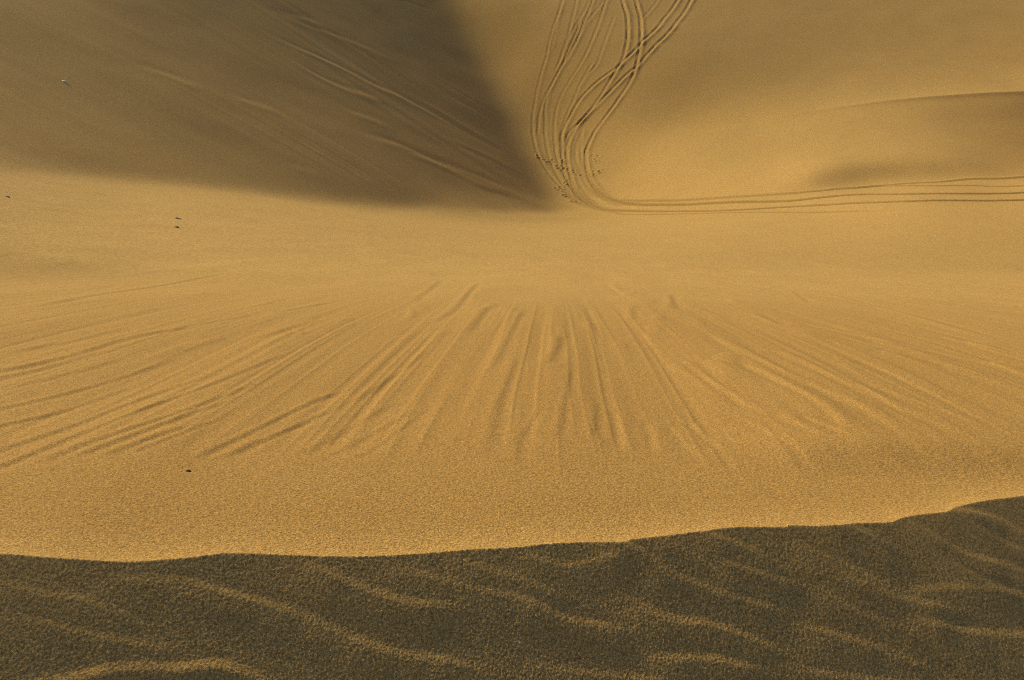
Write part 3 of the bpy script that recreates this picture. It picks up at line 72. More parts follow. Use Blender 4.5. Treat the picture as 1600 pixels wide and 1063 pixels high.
[-3706,-86,-88,-90,-92,-93,-93,-97,-98,-100,-102,-104,-106,-107,-110,-111,-113,-116,-117,-120,-121,-124,-125,-128,-130,-133,-135,-137,-141,-143,-146,-148,-152,-155,-157,-160,-163,-165,-167,-171,-172,-175,-177,-180,-182,-185,-187,-190,-193,-196,-200,-205,-208,-212,-217,-221,-225,-229,-234,-238,-243,-247,-252,-258,-262,-267,-272,-278,-282,-289,-293,-300,-304,-311,-317,-323,-329,-335,-342,-348,-354,-361,-368,-373,-380,-385,-390,-395,-397,-400,-397,-386,-349,-280,-208,-169,-155,-151,-150,-154,-157,-161,-164,-165,-166,-166,-166,-163,-160,-158,-155,-153,-152,-148,-145,-140,-134,-128,-118,-106,-93,-76,-56,-34,-4,30,75,130,200,286,392,511,613,543,305,173,159,143,126,110,94,79,64,48,33,16],
[-3715,-87,-88,-90,-92,-93,-94,-97,-98,-101,-102,-104,-106,-108,-110,-112,-114,-116,-118,-120,-122,-124,-126,-129,-131,-133,-136,-138,-141,-143,-147,-150,-152,-156,-158,-161,-164,-166,-169,-172,-174,-176,-179,-181,-183,-186,-189,-191,-195,-197,-202,-205,-209,-214,-217,-222,-226,-231,-235,-239,-244,-249,-254,-259,-263,-269,-274,-279,-285,-290,-295,-301,-307,-313,-319,-324,-331,-337,-344,-351,-357,-364,-370,-377,-384,-389,-396,-400,-404,-407,-408,-404,-392,-354,-287,-218,-180,-165,-160,-160,-162,-167,-170,-173,-173,-174,-174,-173,-171,-167,-164,-162,-159,-156,-152,-146,-140,-131,-122,-108,-93,-74,-52,-22,12,55,110,176,260,361,480,596,669,557,300,169,160,145,129,114,98,82,66,51,34,17],
[-3724,-86,-89,-90,-92,-93,-95,-97,-99,-100,-103,-104,-107,-108,-110,-113,-114,-116,-119,-120,-123,-125,-127,-129,-131,-134,-136,-139,-142,-144,-147,-150,-154,-156,-159,-162,-165,-168,-170,-173,-176,-177,-180,-183,-185,-187,-190,-193,-196,-199,-203,-206,-210,-215,-218,-223,-227,-232,-236,-241,-245,-250,-255,-260,-265,-271,-275,-281,-286,-292,-297,-303,-309,-314,-321,-327,-333,-339,-345,-353,-359,-366,-373,-380,-387,-393,-400,-406,-411,-415,-417,-417,-412,-398,-359,-293,-229,-193,-177,-171,-170,-172,-175,-179,-181,-182,-182,-181,-179,-177,-174,-171,-167,-163,-158,-152,-145,-135,-124,-109,-91,-69,-42,-7,36,89,153,231,328,443,570,666,689,546,300,179,165,148,133,116,101,84,69,52,35,17],
[-3732,-86,-89,-90,-92,-94,-96,-96,-99,-101,-103,-105,-106,-109,-110,-113,-115,-116,-119,-121,-123,-125,-128,-130,-132,-134,-137,-139,-142,-145,-148,-151,-153,-157,-160,-163,-166,-169,-172,-174,-177,-179,-182,-184,-186,-189,-191,-195,-197,-200,-204,-208,-211,-215,-220,-224,-228,-233,-237,-242,-247,-251,-256,-262,-266,-271,-277,-282,-288,-293,-299,-305,-310,-317,-322,-329,-335,-341,-348,-354,-361,-368,-375,-382,-389,-397,-403,-410,-416,-422,-426,-429,-428,-422,-404,-364,-300,-240,-207,-191,-183,-181,-182,-185,-187,-189,-189,-189,-187,-186,-182,-179,-175,-171,-164,-157,-149,-138,-125,-107,-87,-60,-26,14,66,129,203,291,403,540,665,715,675,518,304,193,171,152,135,119,102,86,70,53,35,18],
[-3739,-86,-89,-90,-93,-94,-96,-96,-99,-102,-103,-105,-107,-108,-111,-113,-115,-117,-119,-121,-124,-125,-128,-131,-132,-135,-137,-140,-143,-145,-148,-151,-155,-157,-161,-164,-167,-169,-173,-176,-178,-180,-183,-186,-187,-191,-192,-196,-198,-202,-205,-209,-213,-216,-221,-225,-229,-234,-238,-243,-248,-253,-257,-262,-268,-273,-278,-283,-289,-295,-300,-306,-312,-319,-324,-330,-337,-343,-350,-356,-363,-369,-377,-384,-391,-399,-406,-413,-420,-426,-433,-437,-441,-440,-434,-415,-371,-308,-252,-220,-204,-196,-192,-193,-194,-196,-197,-196,-195,-193,-190,-186,-182,-177,-170,-162,-152,-139,-124,-104,-78,-47,-7,42,101,174,260,363,507,673,768,730,625,472,294,198,173,153,136,120,103,87,71,53,37,18],
[-3745,-87,-89,-90,-92,-95,-96,-96,-100,-101,-104,-105,-107,-109,-111,-113,-115,-117,-120,-121,-124,-126,-128,-131,-132,-136,-137,-141,-143,-145,-149,-152,-154,-158,-162,-164,-168,-170,-174,-176,-179,-182,-185,-186,-190,-191,-194,-197,-199,-203,-207,-210,-213,-218,-221,-226,-231,-235,-239,-244,-249,-254,-258,-264,-268,-274,-279,-285,-290,-296,-302,-308,-313,-320,-326,-332,-338,-345,-351,-358,-365,-372,-379,-386,-393,-400,-408,-415,-423,-429,-437,-443,-448,-453,-453,-447,-428,-383,-320,-264,-233,-217,-208,-203,-203,-203,-204,-204,-202,-201,-197,-193,-189,-182,-175,-165,-154,-138,-121,-98,-69,-32,17,74,145,235,344,482,673,835,830,684,539,405,264,188,169,151,136,119,104,87,71,53,36,19],
[-3750,-87,-89,-91,-92,-95,-96,-97,-99,-102,-103,-105,-108,-109,-111,-113,-116,-117,-119,-122,-124,-126,-129,-131,-133,-136,-138,-140,-143,-147,-149,-152,-155,-158,-162,-165,-168,-171,-174,-178,-180,-183,-185,-188,-191,-192,-196,-197,-201,-204,-207,-211,-215,-218,-223,-227,-231,-236,-240,-245,-250,-255,-259,-265,-270,-275,-280,-286,-291,-297,-303,-309,-315,-321,-327,-334,-339,-347,-353,-360,-366,-374,-381,-388,-395,-402,-410,-417,-425,-432,-440,-446,-453,-460,-463,-466,-462,-443,-400,-336,-278,-245,-229,-219,-214,-212,-212,-211,-210,-207,-204,-200,-194,-187,-179,-168,-154,-137,-116,-90,-57,-13,47,123,216,338,488,674,871,931,782,574,443,340,228,171,161,147,133,118,103,87,70,54,36,18],
[-3755,-87,-89,-91,-93,-94,-96,-99,-98,-101,-104,-105,-107,-110,-111,-113,-116,-117,-120,-122,-124,-126,-129,-131,-134,-136,-138,-141,-143,-147,-149,-152,-156,-159,-162,-165,-168,-172,-175,-178,-181,-184,-187,-189,-191,-194,-197,-198,-202,-205,-208,-211,-216,-219,-224,-227,-232,-237,-241,-246,-251,-255,-260,-266,-271,-276,-281,-287,-293,-298,-304,-310,-316,-322,-328,-335,-341,-348,-354,-362,-368,-375,-383,-390,-397,-404,-412,-419,-427,-435,-442,-449,-457,-464,-470,-475,-478,-476,-461,-421,-357,-293,-255,-241,-231,-224,-220,-219,-217,-214,-211,-205,-200,-192,-182,-170,-155,-134,-107,-75,-35,23,105,212,340,499,689,880,980,873,636,457,372,296,202,158,152,142,130,116,101,86,70,53,36,18],
[-3759,-87,-89,-91,-93,-94,-97,-98,-98,-102,-103,-106,-107,-109,-112,-113,-116,-117,-120,-122,-124,-127,-129,-131,-134,-136,-139,-141,-144,-146,-150,-153,-155,-159,-162,-166,-169,-172,-176,-179,-181,-185,-188,-190,-192,-195,-198,-199,-203,-205,-209,-212,-216,-220,-224,-229,-232,-238,-242,-246,-251,-257,-261,-266,-272,-276,-283,-287,-294,-299,-305,-311,-317,-323,-329,-336,-342,-349,-356,-363,-369,-377,-384,-392,-398,-407,-413,-422,-429,-437,-444,-452,-460,-467,-475,-481,-486,-491,-490,-480,-444,-381,-310,-268,-252,-242,-233,-228,-224,-221,-217,-212,-205,-197,-185,-172,-151,-126,-90,-43,20,103,217,354,507,686,872,986,926,708,493,376,327,269,187,148,145,137,127,113,100,84,69,52,36,17],
[-3762,-88,-89,-91,-92,-95,-96,-99,-98,-101,-104,-105,-108,-109,-111,-114,-115,-118,-120,-122,-125,-127,-129,-131,-134,-137,-139,-141,-144,-147,-150,-152,-156,-160,-162,-166,-169,-173,-176,-179,-182,-186,-188,-191,-194,-196,-198,-201,-203,-206,-209,-212,-217,-220,-225,-229,-234,-238,-242,-247,-252,-257,-262,-267,-272,-277,-283,-288,-295,-299,-306,-312,-318,-324,-330,-336,-344,-350,-356,-364,-371,-378,-385,-393,-400,-408,-415,-424,-431,-439,-446,-455,-463,-470,-478,-485,-492,-499,-503,-505,-498,-469,-406,-333,-284,-262,-250,-242,-234,-228,-223,-218,-210,-200,-186,-165,-138,-99,-47,24,119,236,371,515,670,838,961,944,772,555,401,325,292,245,176,143,140,132,123,111,97,83,67,51,35,17],
[-3765,-87,-89,-91,-93,-95,-96,-99,-97,-102,-103,-106,-107,-110,-111,-114,-115,-118,-120,-123,-124,-127,-130,-131,-135,-136,-139,-142,-144,-147,-150,-153,-156,-160,-162,-166,-170,-173,-176,-180,-183,-186,-189,-192,-194,-198,-199,-202,-204,-206,-209,-213,-216,-221,-225,-230,-234,-238,-243,-248,-252,-258,-262,-267,-273,-278,-283,-289,-295,-300,-306,-313,-318,-325,-331,-337,-344,-350,-358,-364,-372,-379,-386,-394,-401,-409,-417,-425,-433,-440,-449,-457,-465,-473,-481,-489,-496,-504,-511,-515,-519,-516,-493,-437,-364,-298,-266,-259,-251,-238,-229,-219,-209,-193,-171,-140,-98,-41,32,125,245,383,518,657,801,917,932,811,620,451,342,287,260,223,167,140,135,129,119,108,94,80,66,50,33,17],
[-3767,-87,-89,-91,-93,-95,-96,-99,-100,-99,-103,-106,-107,-110,-111,-114,-115,-118,-121,-122,-125,-127,-130,-132,-134,-137,-139,-142,-145,-147,-150,-153,-157,-159,-163,-166,-170,-173,-176,-180,-184,-186,-190,-192,-196,-198,-201,-202,-205,-207,-210,-213,-216,-221,-225,-230,-234,-239,-244,-248,-252,-258,-263,-267,-273,-279,-283,-290,-295,-300,-307,-313,-319,-325,-331,-338,-344,-351,-358,-365,-372,-380,-386,-395,-402,-410,-418,-425,-434,-443,-450,-458,-467,-475,-484,-492,-499,-508,-516,-523,-529,-533,-533,-517,-472,-393,-308,-270,-265,-253,-232,-212,-192,-165,-129,-82,-26,42,125,229,360,505,646,780,883,905,821,667,505,379,297,254,232,204,159,137,132,125,115,104,91,77,63,48,33,16],
[-3768,-87,-89,-91,-93,-95,-96,-99,-100,-99,-104,-105,-108,-109,-112,-113,-116,-118,-120,-123,-125,-127,-130,-132,-135,-137,-140,-142,-145,-147,-150,-154,-156,-160,-163,-166,-170,-173,-177,-180,-183,-187,-190,-193,-197,-199,-201,-204,-206,-208,-210,-214,-216,-221,-225,-230,-234,-239,-244,-248,-253,-258,-263,-268,-273,-279,-283,-290,-295,-301,-307,-313,-319,-325,-331,-338,-345,-351,-359,-365,-372,-380,-387,-395,-402,-410,-418,-427,-434,-443,-451,-460,-468,-476,-485,-494,-502,-511,-520,-527,-535,-542,-547,-550,-541,-502,-413,-308,-261,-253,-227,-189,-154,-113,-64,-7,50,118,203,314,457,619,767,869,886,816,692,552,422,323,260,224,207,185,152,134,128,120,110,100,87,74,61,46,31,16],
[-3768,-87,-90,-91,-93,-94,-97,-98,-101,-99,-104,-105,-108,-109,-112,-113,-116,-118,-121,-122,-125,-128,-130,-132,-135,-137,-140,-142,-145,-148,-151,-153,-157,-160,-162,-167,-169,-174,-177,-180,-184,-187,-190,-194,-197,-199,-203,-205,-207,-209,-211,-214,-217,-220,-225,-230,-234,-239,-244,-249,-253,-258,-263,-268,-273,-279,-283,-290,-295,-301,-307,-312,-319,-325,-332,-338,-344,-352,-358,-365,-372,-380,-387,-394,-403,-410,-418,-426,-434,-442,-451,-460,-468,-477,-485,-494,-504,-512,-521,-530,-538,-546,-554,-559,-562,-557,-516,-390,-261,-230,-208,-152,-103,-53,-1,50,101,167,265,395,562,738,859,879,811,703,586,467,360,278,227,199,184,168,144,128,123,115,105,95,83,71,58,44,29,15],
[-3767,-88,-89,-91,-93,-95,-96,-99,-100,-103,-101,-105,-108,-109,-112,-114,-116,-118,-121,-122,-125,-128,-130,-132,-135,-137,-140,-143,-145,-148,-151,-154,-156,-160,-163,-167,-169,-174,-176,-181,-184,-187,-190,-194,-198,-200,-203,-206,-208,-211,-212,-215,-217,-221,-225,-229,-234,-239,-244,-248,-253,-258,-263,-268,-273,-279,-283,-290,-294,-301,-307,-312,-319,-325,-331,-337,-345,-351,-357,-365,-372,-379,-386,-394,-402,-409,-417,-425,-434,-441,-450,-459,-467,-475,-485,-493,-502,-511,-520,-530,-538,-546,-554,-560,-565,-565,-551,-452,-292,-210,-175,-114,-56,-6,38,80,130,209,330,491,678,830,872,809,709,610,507,400,307,242,200,177,166,152,135,122,116,109,100,90,79,67,55,41,28,14],
[-3766,-88,-89,-91,-93,-94,-97,-98,-101,-102,-102,-106,-107,-110,-112,-114,-116,-118,-121,-122,-125,-128,-130,-132,-135,-138,-140,-142,-146,-148,-151,-154,-157,-160,-163,-166,-170,-173,-177,-180,-184,-187,-191,-194,-198,-200,-204,-207,-209,-212,-214,-216,-218,-221,-225,-229,-233,-239,-243,-249,-253,-258,-263,-267,-273,-278,-284,-288,-295,-300,-306,-312,-318,-325,-330,-337,-344,-350,-357,-364,-371,-379,-385,-393,-401,-408,-416,-424,-432,-440,-448,-457,-465,-474,-482,-491,-500,-509,-518,-526,-535,-544,-550,-556,-561,-559,-544,-469,-321,-202,-137,-80,-23,22,58,100,161,261,410,600,771,845,803,714,627,541,440,342,264,211,179,160,150,140,125,115,110,103,94,85,75,63,51,40,26,13],
[-3764,-88,-89,-91,-93,-94,-97,-98,-101,-102,-102,-106,-108,-110,-111,-114,-117,-118,-121,-122,-126,-127,-130,-133,-134,-138,-140,-143,-145,-149,-151,-154,-157,-160,-163,-167,-170,-173,-176,-181,-183,-187,-191,-194,-198,-201,-204,-207,-210,-213,-215,-217,-220,-222,-225,-229,-233,-238,-243,-248,-253,-258,-262,-268,-272,-278,-283,-288,-294,-300,-305,-312,-317,-324,-330,-336,-343,-349,-356,-363,-371,-377,-384,-392,-399,-407,-415,-422,-430,-439,-446,-455,-463,-472,-480,-488,-497,-506,-514,-523,-531,-539,-545,-550,-552,-549,-530,-464,-325,-182,-102,-51,-3,35,72,125,205,328,504,690,790,780,713,642,569,479,379,291,228,187,162,146,139,130,116,108,103,97,89,80,71,59,49,37,25,12],
[-3762,-87,-89,-91,-93,-94,-97,-98,-100,-103,-104,-104,-108,-110,-112,-114,-116,-119,-120,-123,-125,-128,-130,-133,-135,-137,-140,-143,-146,-148,-151,-155,-157,-160,-163,-167,-170,-173,-177,-180,-183,-187,-191,-194,-198,-201,-204,-208,-210,-214,-215,-219,-220,-223,-226,-229,-233,-238,-243,-247,-253,-257,-262,-267,-273,-277,-282,-288,-294,-299,-304,-311,-317,-323,-329,-335,-342,-348,-355,-362,-369,-376,-383,-391,-397,-406,-413,-420,-429,-436,-445,-452,-461,-469,-477,-486,-494,-502,-511,-518,-526,-533,-539,-542,-543,-536,-513,-442,-298,-148,-75,-38,2,42,93,162,261,406,584,711,735,698,648,594,517,419,322,248,199,168,148,136,130,122,110,101,98,91,84,76,66,56,46,35,24,11],
[-3758,-87,-89,-91,-93,-94,-97,-98,-100,-103,-104,-104,-108,-110,-112,-114,-117,-118,-121,-123,-125,-128,-130,-132,-135,-138,-140,-143,-146,-148,-151,-155,-157,-161,-163,-167,-170,-173,-176,-180,-184,-187,-190,-194,-198,-201,-204,-208,-211,-214,-216,-219,-222,-223,-227,-229,-233,-238,-242,-247,-252,-257,-262,-267,-271,-277,-282,-287,-293,-298,-304,-310,-316,-322,-328,-335,-340,-348,-354,-360,-368,-374,-382,-389,-396,-404,-411,-418,-427,-434,-442,-450,-458,-467,-474,-482,-490,-499,-506,-513,-521,-526,-532,-533,-530,-519,-485,-394,-242,-119,-74,-45,0,57,128,211,319,466,604,666,663,643,611,553,462,357,271,214,176,153,138,128,124,117,104,97,92,86,80,71,63,53,44,33,22,12],
[-3754,-87,-89,-91,-92,-95,-96,-98,-100,-102,-105,-104,-108,-110,-112,-114,-117,-118,-121,-123,-125,-128,-130,-133,-135,-137,-140,-143,-146,-148,-152,-154,-158,-160,-164,-167,-170,-173,-177,-180,-183,-187,-190,-194,-197,-201,-205,-207,-211,-214,-217,-220,-222,-225,-227,-229,-233,-237,-242,-246,-252,-256,-261,-266,-272,-276,-281,-287,-292,-297,-303,-309,-315,-321,-327,-333,-340,-346,-353,-359,-366,-373,-380,-387,-395,-401,-409,-417,-424,-432,-439,-448,-455,-463,-471,-478,-486,-494,-501,-508,-514,-519,-521,-521,-512,-492,-434,-319,-187,-119,-91,-53,7,87,168,251,352,474,567,606,618,615,583,508,401,301,229,185,159,141,131,122,120,113,101,93,87,83,75,68,60,50,42,31,21,11],
[-3749,-87,-89,-90,-93,-94,-96,-98,-100,-103,-104,-106,-106,-110,-112,-114,-116,-119,-121,-123,-125,-128,-130,-132,-135,-138,-140,-143,-145,-149,-151,-155,-157,-161,-163,-167,-171,-173,-177,-180,-183,-187,-190,-194,-197,-201,-204,-208,-211,-214,-217,-220,-223,-225,-227,-230,-233,-237,-241,-245,-251,-255,-260,-266,-270,-275,-281,-285,-291,-297,-302,-307,-314,-319,-326,-332,-338,-345,-351,-358,-364,-372,-378,-385,-392,-400,-407,-414,-421,-429,-437,-445,-451,-460,-467,-474,-482,-488,-496,-501,-505,-509,-509,-503,-487,-449,-363,-247,-165,-132,-98,-45,34,120,193,255,337,438,517,568,598,599,552,455,341,252,195,164,146,133,124,119,117,110,99,90,84,78,72,64,57,48,40,30,20,10],
[-3743,-87,-89,-90,-93,-94,-96,-98,-100,-102,-104,-106,-106,-110,-112,-114,-116,-118,-121,-123,-125,-128,-130,-132,-135,-137,-141,-142,-146,-148,-152,-154,-158,-160,-164,-167,-170,-174,-177,-180,-183,-187,-190,-194,-197,-201,-204,-207,-211,-214,-218,-220,-223,-225,-228,-230,-233,-237,-240,-244,-249,-254,-260,-264,-269,-274,-279,-284,-290,-295,-300,-307,-312,-318,-324,-330,-336,-343,-349,-356,-362,-370,-376,-383,-390,-397,-404,-411,-419,-426,-434,-441,-448,-456,-462,-470,-476,-483,-488,-493,-497,-497,-492,-482,-453,-393,-294,-207,-163,-130,-82,-12,68,137,179,215,290,392,483,551,590,582,512,398,287,212,171,149,136,127,121,116,114,109,99,86,78,74,69,61,54,47,37,29,20,9],
[-3737,-87,-88,-91,-92,-94,-96,-97,-100,-102,-104,-106,-108,-107,-112,-114,-116,-118,-121,-122,-126,-127,-130,-132,-135,-138,-140,-142,-146,-148,-151,-155,-157,-160,-164,-167,-170,-174,-177,-180,-184,-187,-190,-194,-197,-201,-204,-207,-211,-213,-218,-220,-223,-226,-228,-230,-233,-236,-239,-244,-248,-252,-258,-263,-268,-272,-278,-283,-288,-293,-299,-304,-310,-316,-322,-328,-334,-341,-347,-353,-360,-367,-373,-381,-387,-394,-402,-408,-416,-422,-430,-438,-444,-451,-458,-464,-471,-476,-481,-485,-485,-484,-475,-456,-414,-336,-247,-188,-153,-108,-45,29,88,120,129,158,241,357,464,544,582,556,463,342,242,184,153,139,130,125,118,114,111,108,98,82,73,69,65,59,51,45,36,28,18,10],
[-3730,-86,-89,-90,-92,-94,-96,-97,-100,-101,-104,-106,-108,-107,-112,-113,-116,-118,-120,-123,-125,-127,-130,-132,-135,-137,-140,-143,-145,-148,-151,-154,-157,-161,-163,-167,-171,-173,-177,-180,-184,-187,-190,-194,-197,-201,-204,-207,-211,-213,-217,-221,-223,-226,-228,-230,-233,-236,-238,-242,-247,-251,-257,-261,-266,-271,-276,-281,-286,-291,-297,-302,-308,-314,-320,-325,-332,-338,-344,-351,-357,-364,-371,-377,-384,-391,-398,-405,-412,-419,-427,-433,-439,-447,-453,-459,-464,-470,-473,-476,-475,-469,-458,-429,-372,-288,-217,-171,-129,-71,-1,56,80,76,71,106,201,333,453,537,565,519,410,292,208,164,143,134,129,124,118,112,107,105,94,77,69,65,61,56,49,43,34,27,18,9],
[-3722,-86,-88,-90,-92,-94,-96,-97,-99,-102,-103,-106,-107,-110,-109,-114,-115,-118,-120,-123,-124,-128,-129,-132,-135,-137,-139,-143,-145,-148,-151,-153,-157,-161,-163,-167,-170,-173,-177,-180,-184,-187,-191,-193,-198,-200,-204,-207,-211,-213,-217,-220,-223,-226,-228,-231,-233,-235,-238,-241,-245,-250,-254,-260,-264,-269,-275,-279,-284,-289,-294,-300,-306,-311,-317,-323,-329,-335,-342,-348,-354,-361,-367,-374,-381,-387,-395,-401,-408,-415,-422,-429,-435,-442,-448,-453,-459,-463,-466,-466,-465,-457,-440,-399,-329,-250,-190,-148,-96,-31,30,57,48,26,21,65,173,317,445,524,536,470,357,251,185,152,139,134,130,126,118,110,103,99,88,72,64,62,58,53,47,40,34,25,17,9],
[-3713,-86,-88,-90,-92,-93,-96,-97,-99,-102,-103,-105,-107,-110,-109,-113,-115,-118,-120,-122,-125,-127,-129,-132,-134,-137,-140,-142,-144,-148,-151,-153,-157,-160,-163,-166,-170,-174,-176,-181,-183,-187,-191,-193,-198,-200,-204,-207,-210,-214,-217,-220,-222,-226,-228,-231,-233,-235,-237,-240,-244,-248,-253,-257,-263,-267,-272,-277,-282,-287,-292,-297,-303,-309,-314,-321,-326,-332,-338,-345,-351,-357,-364,-371,-377,-384,-390,-398,-404,-411,-417,-424,-431,-437,-443,-448,-453,-456,-459,-459,-455,-444,-417,-364,-285,-214,-164,-119,-64,-4,33,32,6,-17,-13,38,155,309,433,500,493,416,308,220,168,146,139,138,135,128,118,108,98,92,82,68,59,58,55,50,44,39,31,25,16,8],
[-3703,-87,-88,-89,-92,-93,-95,-97,-99,-101,-103,-105,-108,-109,-109,-113,-115,-117,-120,-122,-124,-127,-129,-132,-134,-136,-140,-141,-145,-147,-151,-153,-156,-160,-163,-166,-169,-173,-177,-180,-183,-187,-190,-194,-197,-201,-204,-207,-210,-214,-217,-219,-223,-225,-228,-231,-232,-235,-237,-239,-243,-246,-251,-256,-260,-265,-270,-275,-279,-285,-289,-295,-301,-305,-312,-317,-323,-329,-335,-342,-347,-354,-361,-366,-374,-380,-386,-394,-400,-406,-413,-420,-426,-432,-438,-443,-447,-450,-452,-450,-444,-426,-388,-319,-242,-181,-139,-93,-45,-4,9,-6,-31,-45,-35,25,150,300,414,462,440,362,267,196,156,143,142,144,141,132,118,105,93,86,76,62,56,54,51,47,42,37,30,23,16,8],
[-3693,-86,-88,-89,-92,-93,-95,-97,-98,-101,-103,-105,-107,-109,-111,-110,-115,-117,-120,-121,-124,-127,-129,-131,-134,-136,-139,-142,-144,-147,-150,-153,-156,-159,-163,-165,-170,-172,-176,-180,-183,-187,-190,-194,-197,-201,-204,-207,-210,-214,-216,-220,-222,-226,-227,-231,-232,-234,-237,-239,-241,-245,-249,-253,-259,-263,-267,-273,-277,-282,-287,-292,-297,-303,-308,-315,-320,-325,-332,-338,-344,-350,-357,-363,-369,-376,-383,-389,-396,-402,-409,-415,-421,-427,-433,-437,-441,-444,-443,-441,-428,-401,-347,-271,-202,-156,-120,-82,-48,-28,-28,-41,-56,-62,-43,23,150,290,383,413,383,313,235,176,147,140,147,152,148,136,119,101,88,79,70,58,51,50,48,45,40,34,29,22,15,7],
[-3682,-86,-88,-89,-91,-93,-94,-97,-99,-100,-103,-104,-107,-109,-111,-110,-114,-117,-119,-122,-124,-126,-128,-131,-134,-136,-139,-141,-144,-147,-149,-153,-155,-159,-162,-166,-168,-173,-175,-180,-183,-186,-190,-194,-197,-200,-204,-207,-211,-214,-216,-220,-222,-225,-228,-229,-233,-234,-236,-238,-240,-244,-247,-252,-256,-261,-265,-270,-274,-280,-284,-289,-295,-300,-305,-311,-317,-322,-328,-335,-340,-347,-353,-359,-365,-372,-379,-385,-391,-398,-404,-411,-416,-422,-427,-431,-435,-435,-434,-427,-407,-367,-300,-227,-175,-143,-114,-88,-70,-60,-60,-66,-71,-69,-44,31,153,272,342,356,328,270,208,161,141,140,152,159,156,140,117,98,82,73,65,54,48,46,44,42,38,33,27,21,14,7],
[-3671,-85,-88,-89,-90,-93,-94,-97,-98,-100,-102,-105,-106,-109,-110,-113,-112,-116,-119,-121,-124,-126,-128,-131,-133,-136,-138,-141,-144,-146,-149,-152,-156,-158,-161,-165,-168,-172,-176,-179,-182,-186,-190,-193,-197,-200,-204,-208,-210,-214,-217,-219,-223,-225,-227,-230,-231,-234,-235,-238,-240,-242,-246,-250,-254,-258,-263,-268,-272,-276,-282,-286,-292,-297,-302,-308,-313,-319,-325,-331,-337,-343,-349,-355,-362,-368,-374,-381,-387,-394,-399,-406,-411,-416,-421,-425,-427,-426,-422,-409,-380,-327,-257,-198,-163,-140,-120,-105,-95,-88,-84,-82,-80,-71,-37,43,154,245,292,298,275,233,186,151,138,143,157,166,161,141,116,93,77,68,60,52,44,42,41,40,36,31,26,20,14,7],
[-3658,-86,-87,-88,-91,-92,-94,-96,-98,-100,-102,-104,-106,-109,-110,-112,-112,-116,-119,-121,-123,-125,-128,-131,-133,-135,-138,-141,-143,-146,-149,-152,-154,-158,-161,-164,-168,-171,-175,-179,-182,-185,-190,-193,-196,-201,-203,-207,-211,-214,-217,-220,-222,-225,-228,-229,-231,-233,-235,-237,-239,-242,-245,-248,-252,-256,-261,-265,-269,-274,-279,-284,-289,-294,-299,-305,-310,-316,-321,-328,-333,-339,-346,-351,-358,-364,-370,-377,-382,-389,-395,-400,-406,-411,-414,-418,-418,-416,-408,-388,-349,-288,-224,-182,-160,-144,-132,-123,-116,-109,-101,-94,-84,-67,-27,52,146,211,237,241,228,200,167,145,139,148,162,170,163,140,112,90,72,62,57,50,42,39,40,37,35,30,25,20,13,6],
[-3645,-85,-87,-89,-90,-92,-94,-95,-98,-100,-101,-104,-106,-108,-110,-112,-114,-113,-119,-120,-123,-125,-128,-130,-132,-136,-137,-141,-143,-145,-149,-151,-154,-157,-161,-163,-168,-170,-174,-178,-182,-185,-189,-192,-197,-200,-203,-207,-211,-214,-217,-220,-223,-225,-227,-230,-231,-232,-234,-236,-239,-241,-243,-247,-251,-254,-259,-262,-267,-272,-276,-281,-286,-291,-296,-302,-307,-313,-318,-324,-330,-336,-342,-347,-354,-360,-366,-373,-378,-384,-390,-395,-400,-404,-408,-410,-409,-404,-392,-365,-317,-253,-200,-173,-160,-150,-144,-139,-134,-125,-115,-102,-82,-57,-17,52,126,168,183,187,183,170,153,141,142,153,166,171,160,136,108,86,68,59,54,49,42,39,38,37,34,29,25,19,12,7],
[-3631,-85,-87,-88,-90,-92,-93,-96,-97,-99,-102,-103,-105,-108,-109,-112,-114,-117,-114,-121,-122,-125,-127,-130,-132,-135,-137,-140,-143,-145,-148,-151,-154,-157,-159,-163,-167,-170,-173,-177,-181,-185,-188,-192,-196,-200,-203,-207,-210,-214,-217,-220,-223,-226,-228,-229,-231,-232,-234,-235,-238,-240,-242,-246,-249,-253,-257,-260,-265,-269,-274,-278,-283,-289,-293,-299,-304,-309,-315,-321,-326,-332,-338,-344,-350,-356,-362,-368,-374,-379,-385,-389,-395,-398,-400,-402,-399,-391,-374,-340,-283,-223,-184,-165,-158,-155,-155,-155,-150,-142,-127,-103,-74,-45,-11,40,93,122,131,137,142,143,140,139,144,157,166,168,154,131,103,82,66,57,53,50,45,40,39,36,33,29,24,18,13,6],
[-3617,-84,-87,-87,-90,-91,-94,-95,-97,-99,-101,-103,-105,-107,-109,-112,-113,-116,-115,-120,-122,-125,-127,-129,-132,-135,-137,-139,-142,-145,-148,-150,-154,-156,-159,-163,-165,-169,-173,-177,-180,-184,-187,-192,-195,-199,-203,-206,-210,-214,-217,-220,-224,-226,-228,-230,-231,-232,-233,-234,-237,-239,-242,-244,-249,-251,-255,-258,-263,-267,-271,-276,-280,-286,-291,-295,-301,-306,-312,-317,-323,-328,-334,-340,-346,-352,-357,-364,-368,-375,-379,-384,-388,-392,-393,-393,-388,-377,-354,-313,-253,-199,-168,-154,-150,-158,-168,-172,-170,-160,-136,-101,-63,-35,-13,18,55,76,84,93,106,118,127,135,145,156,164,161,147,125,99,79,65,56,54,53,49,43,39,36,33,29,23,18,13,6],
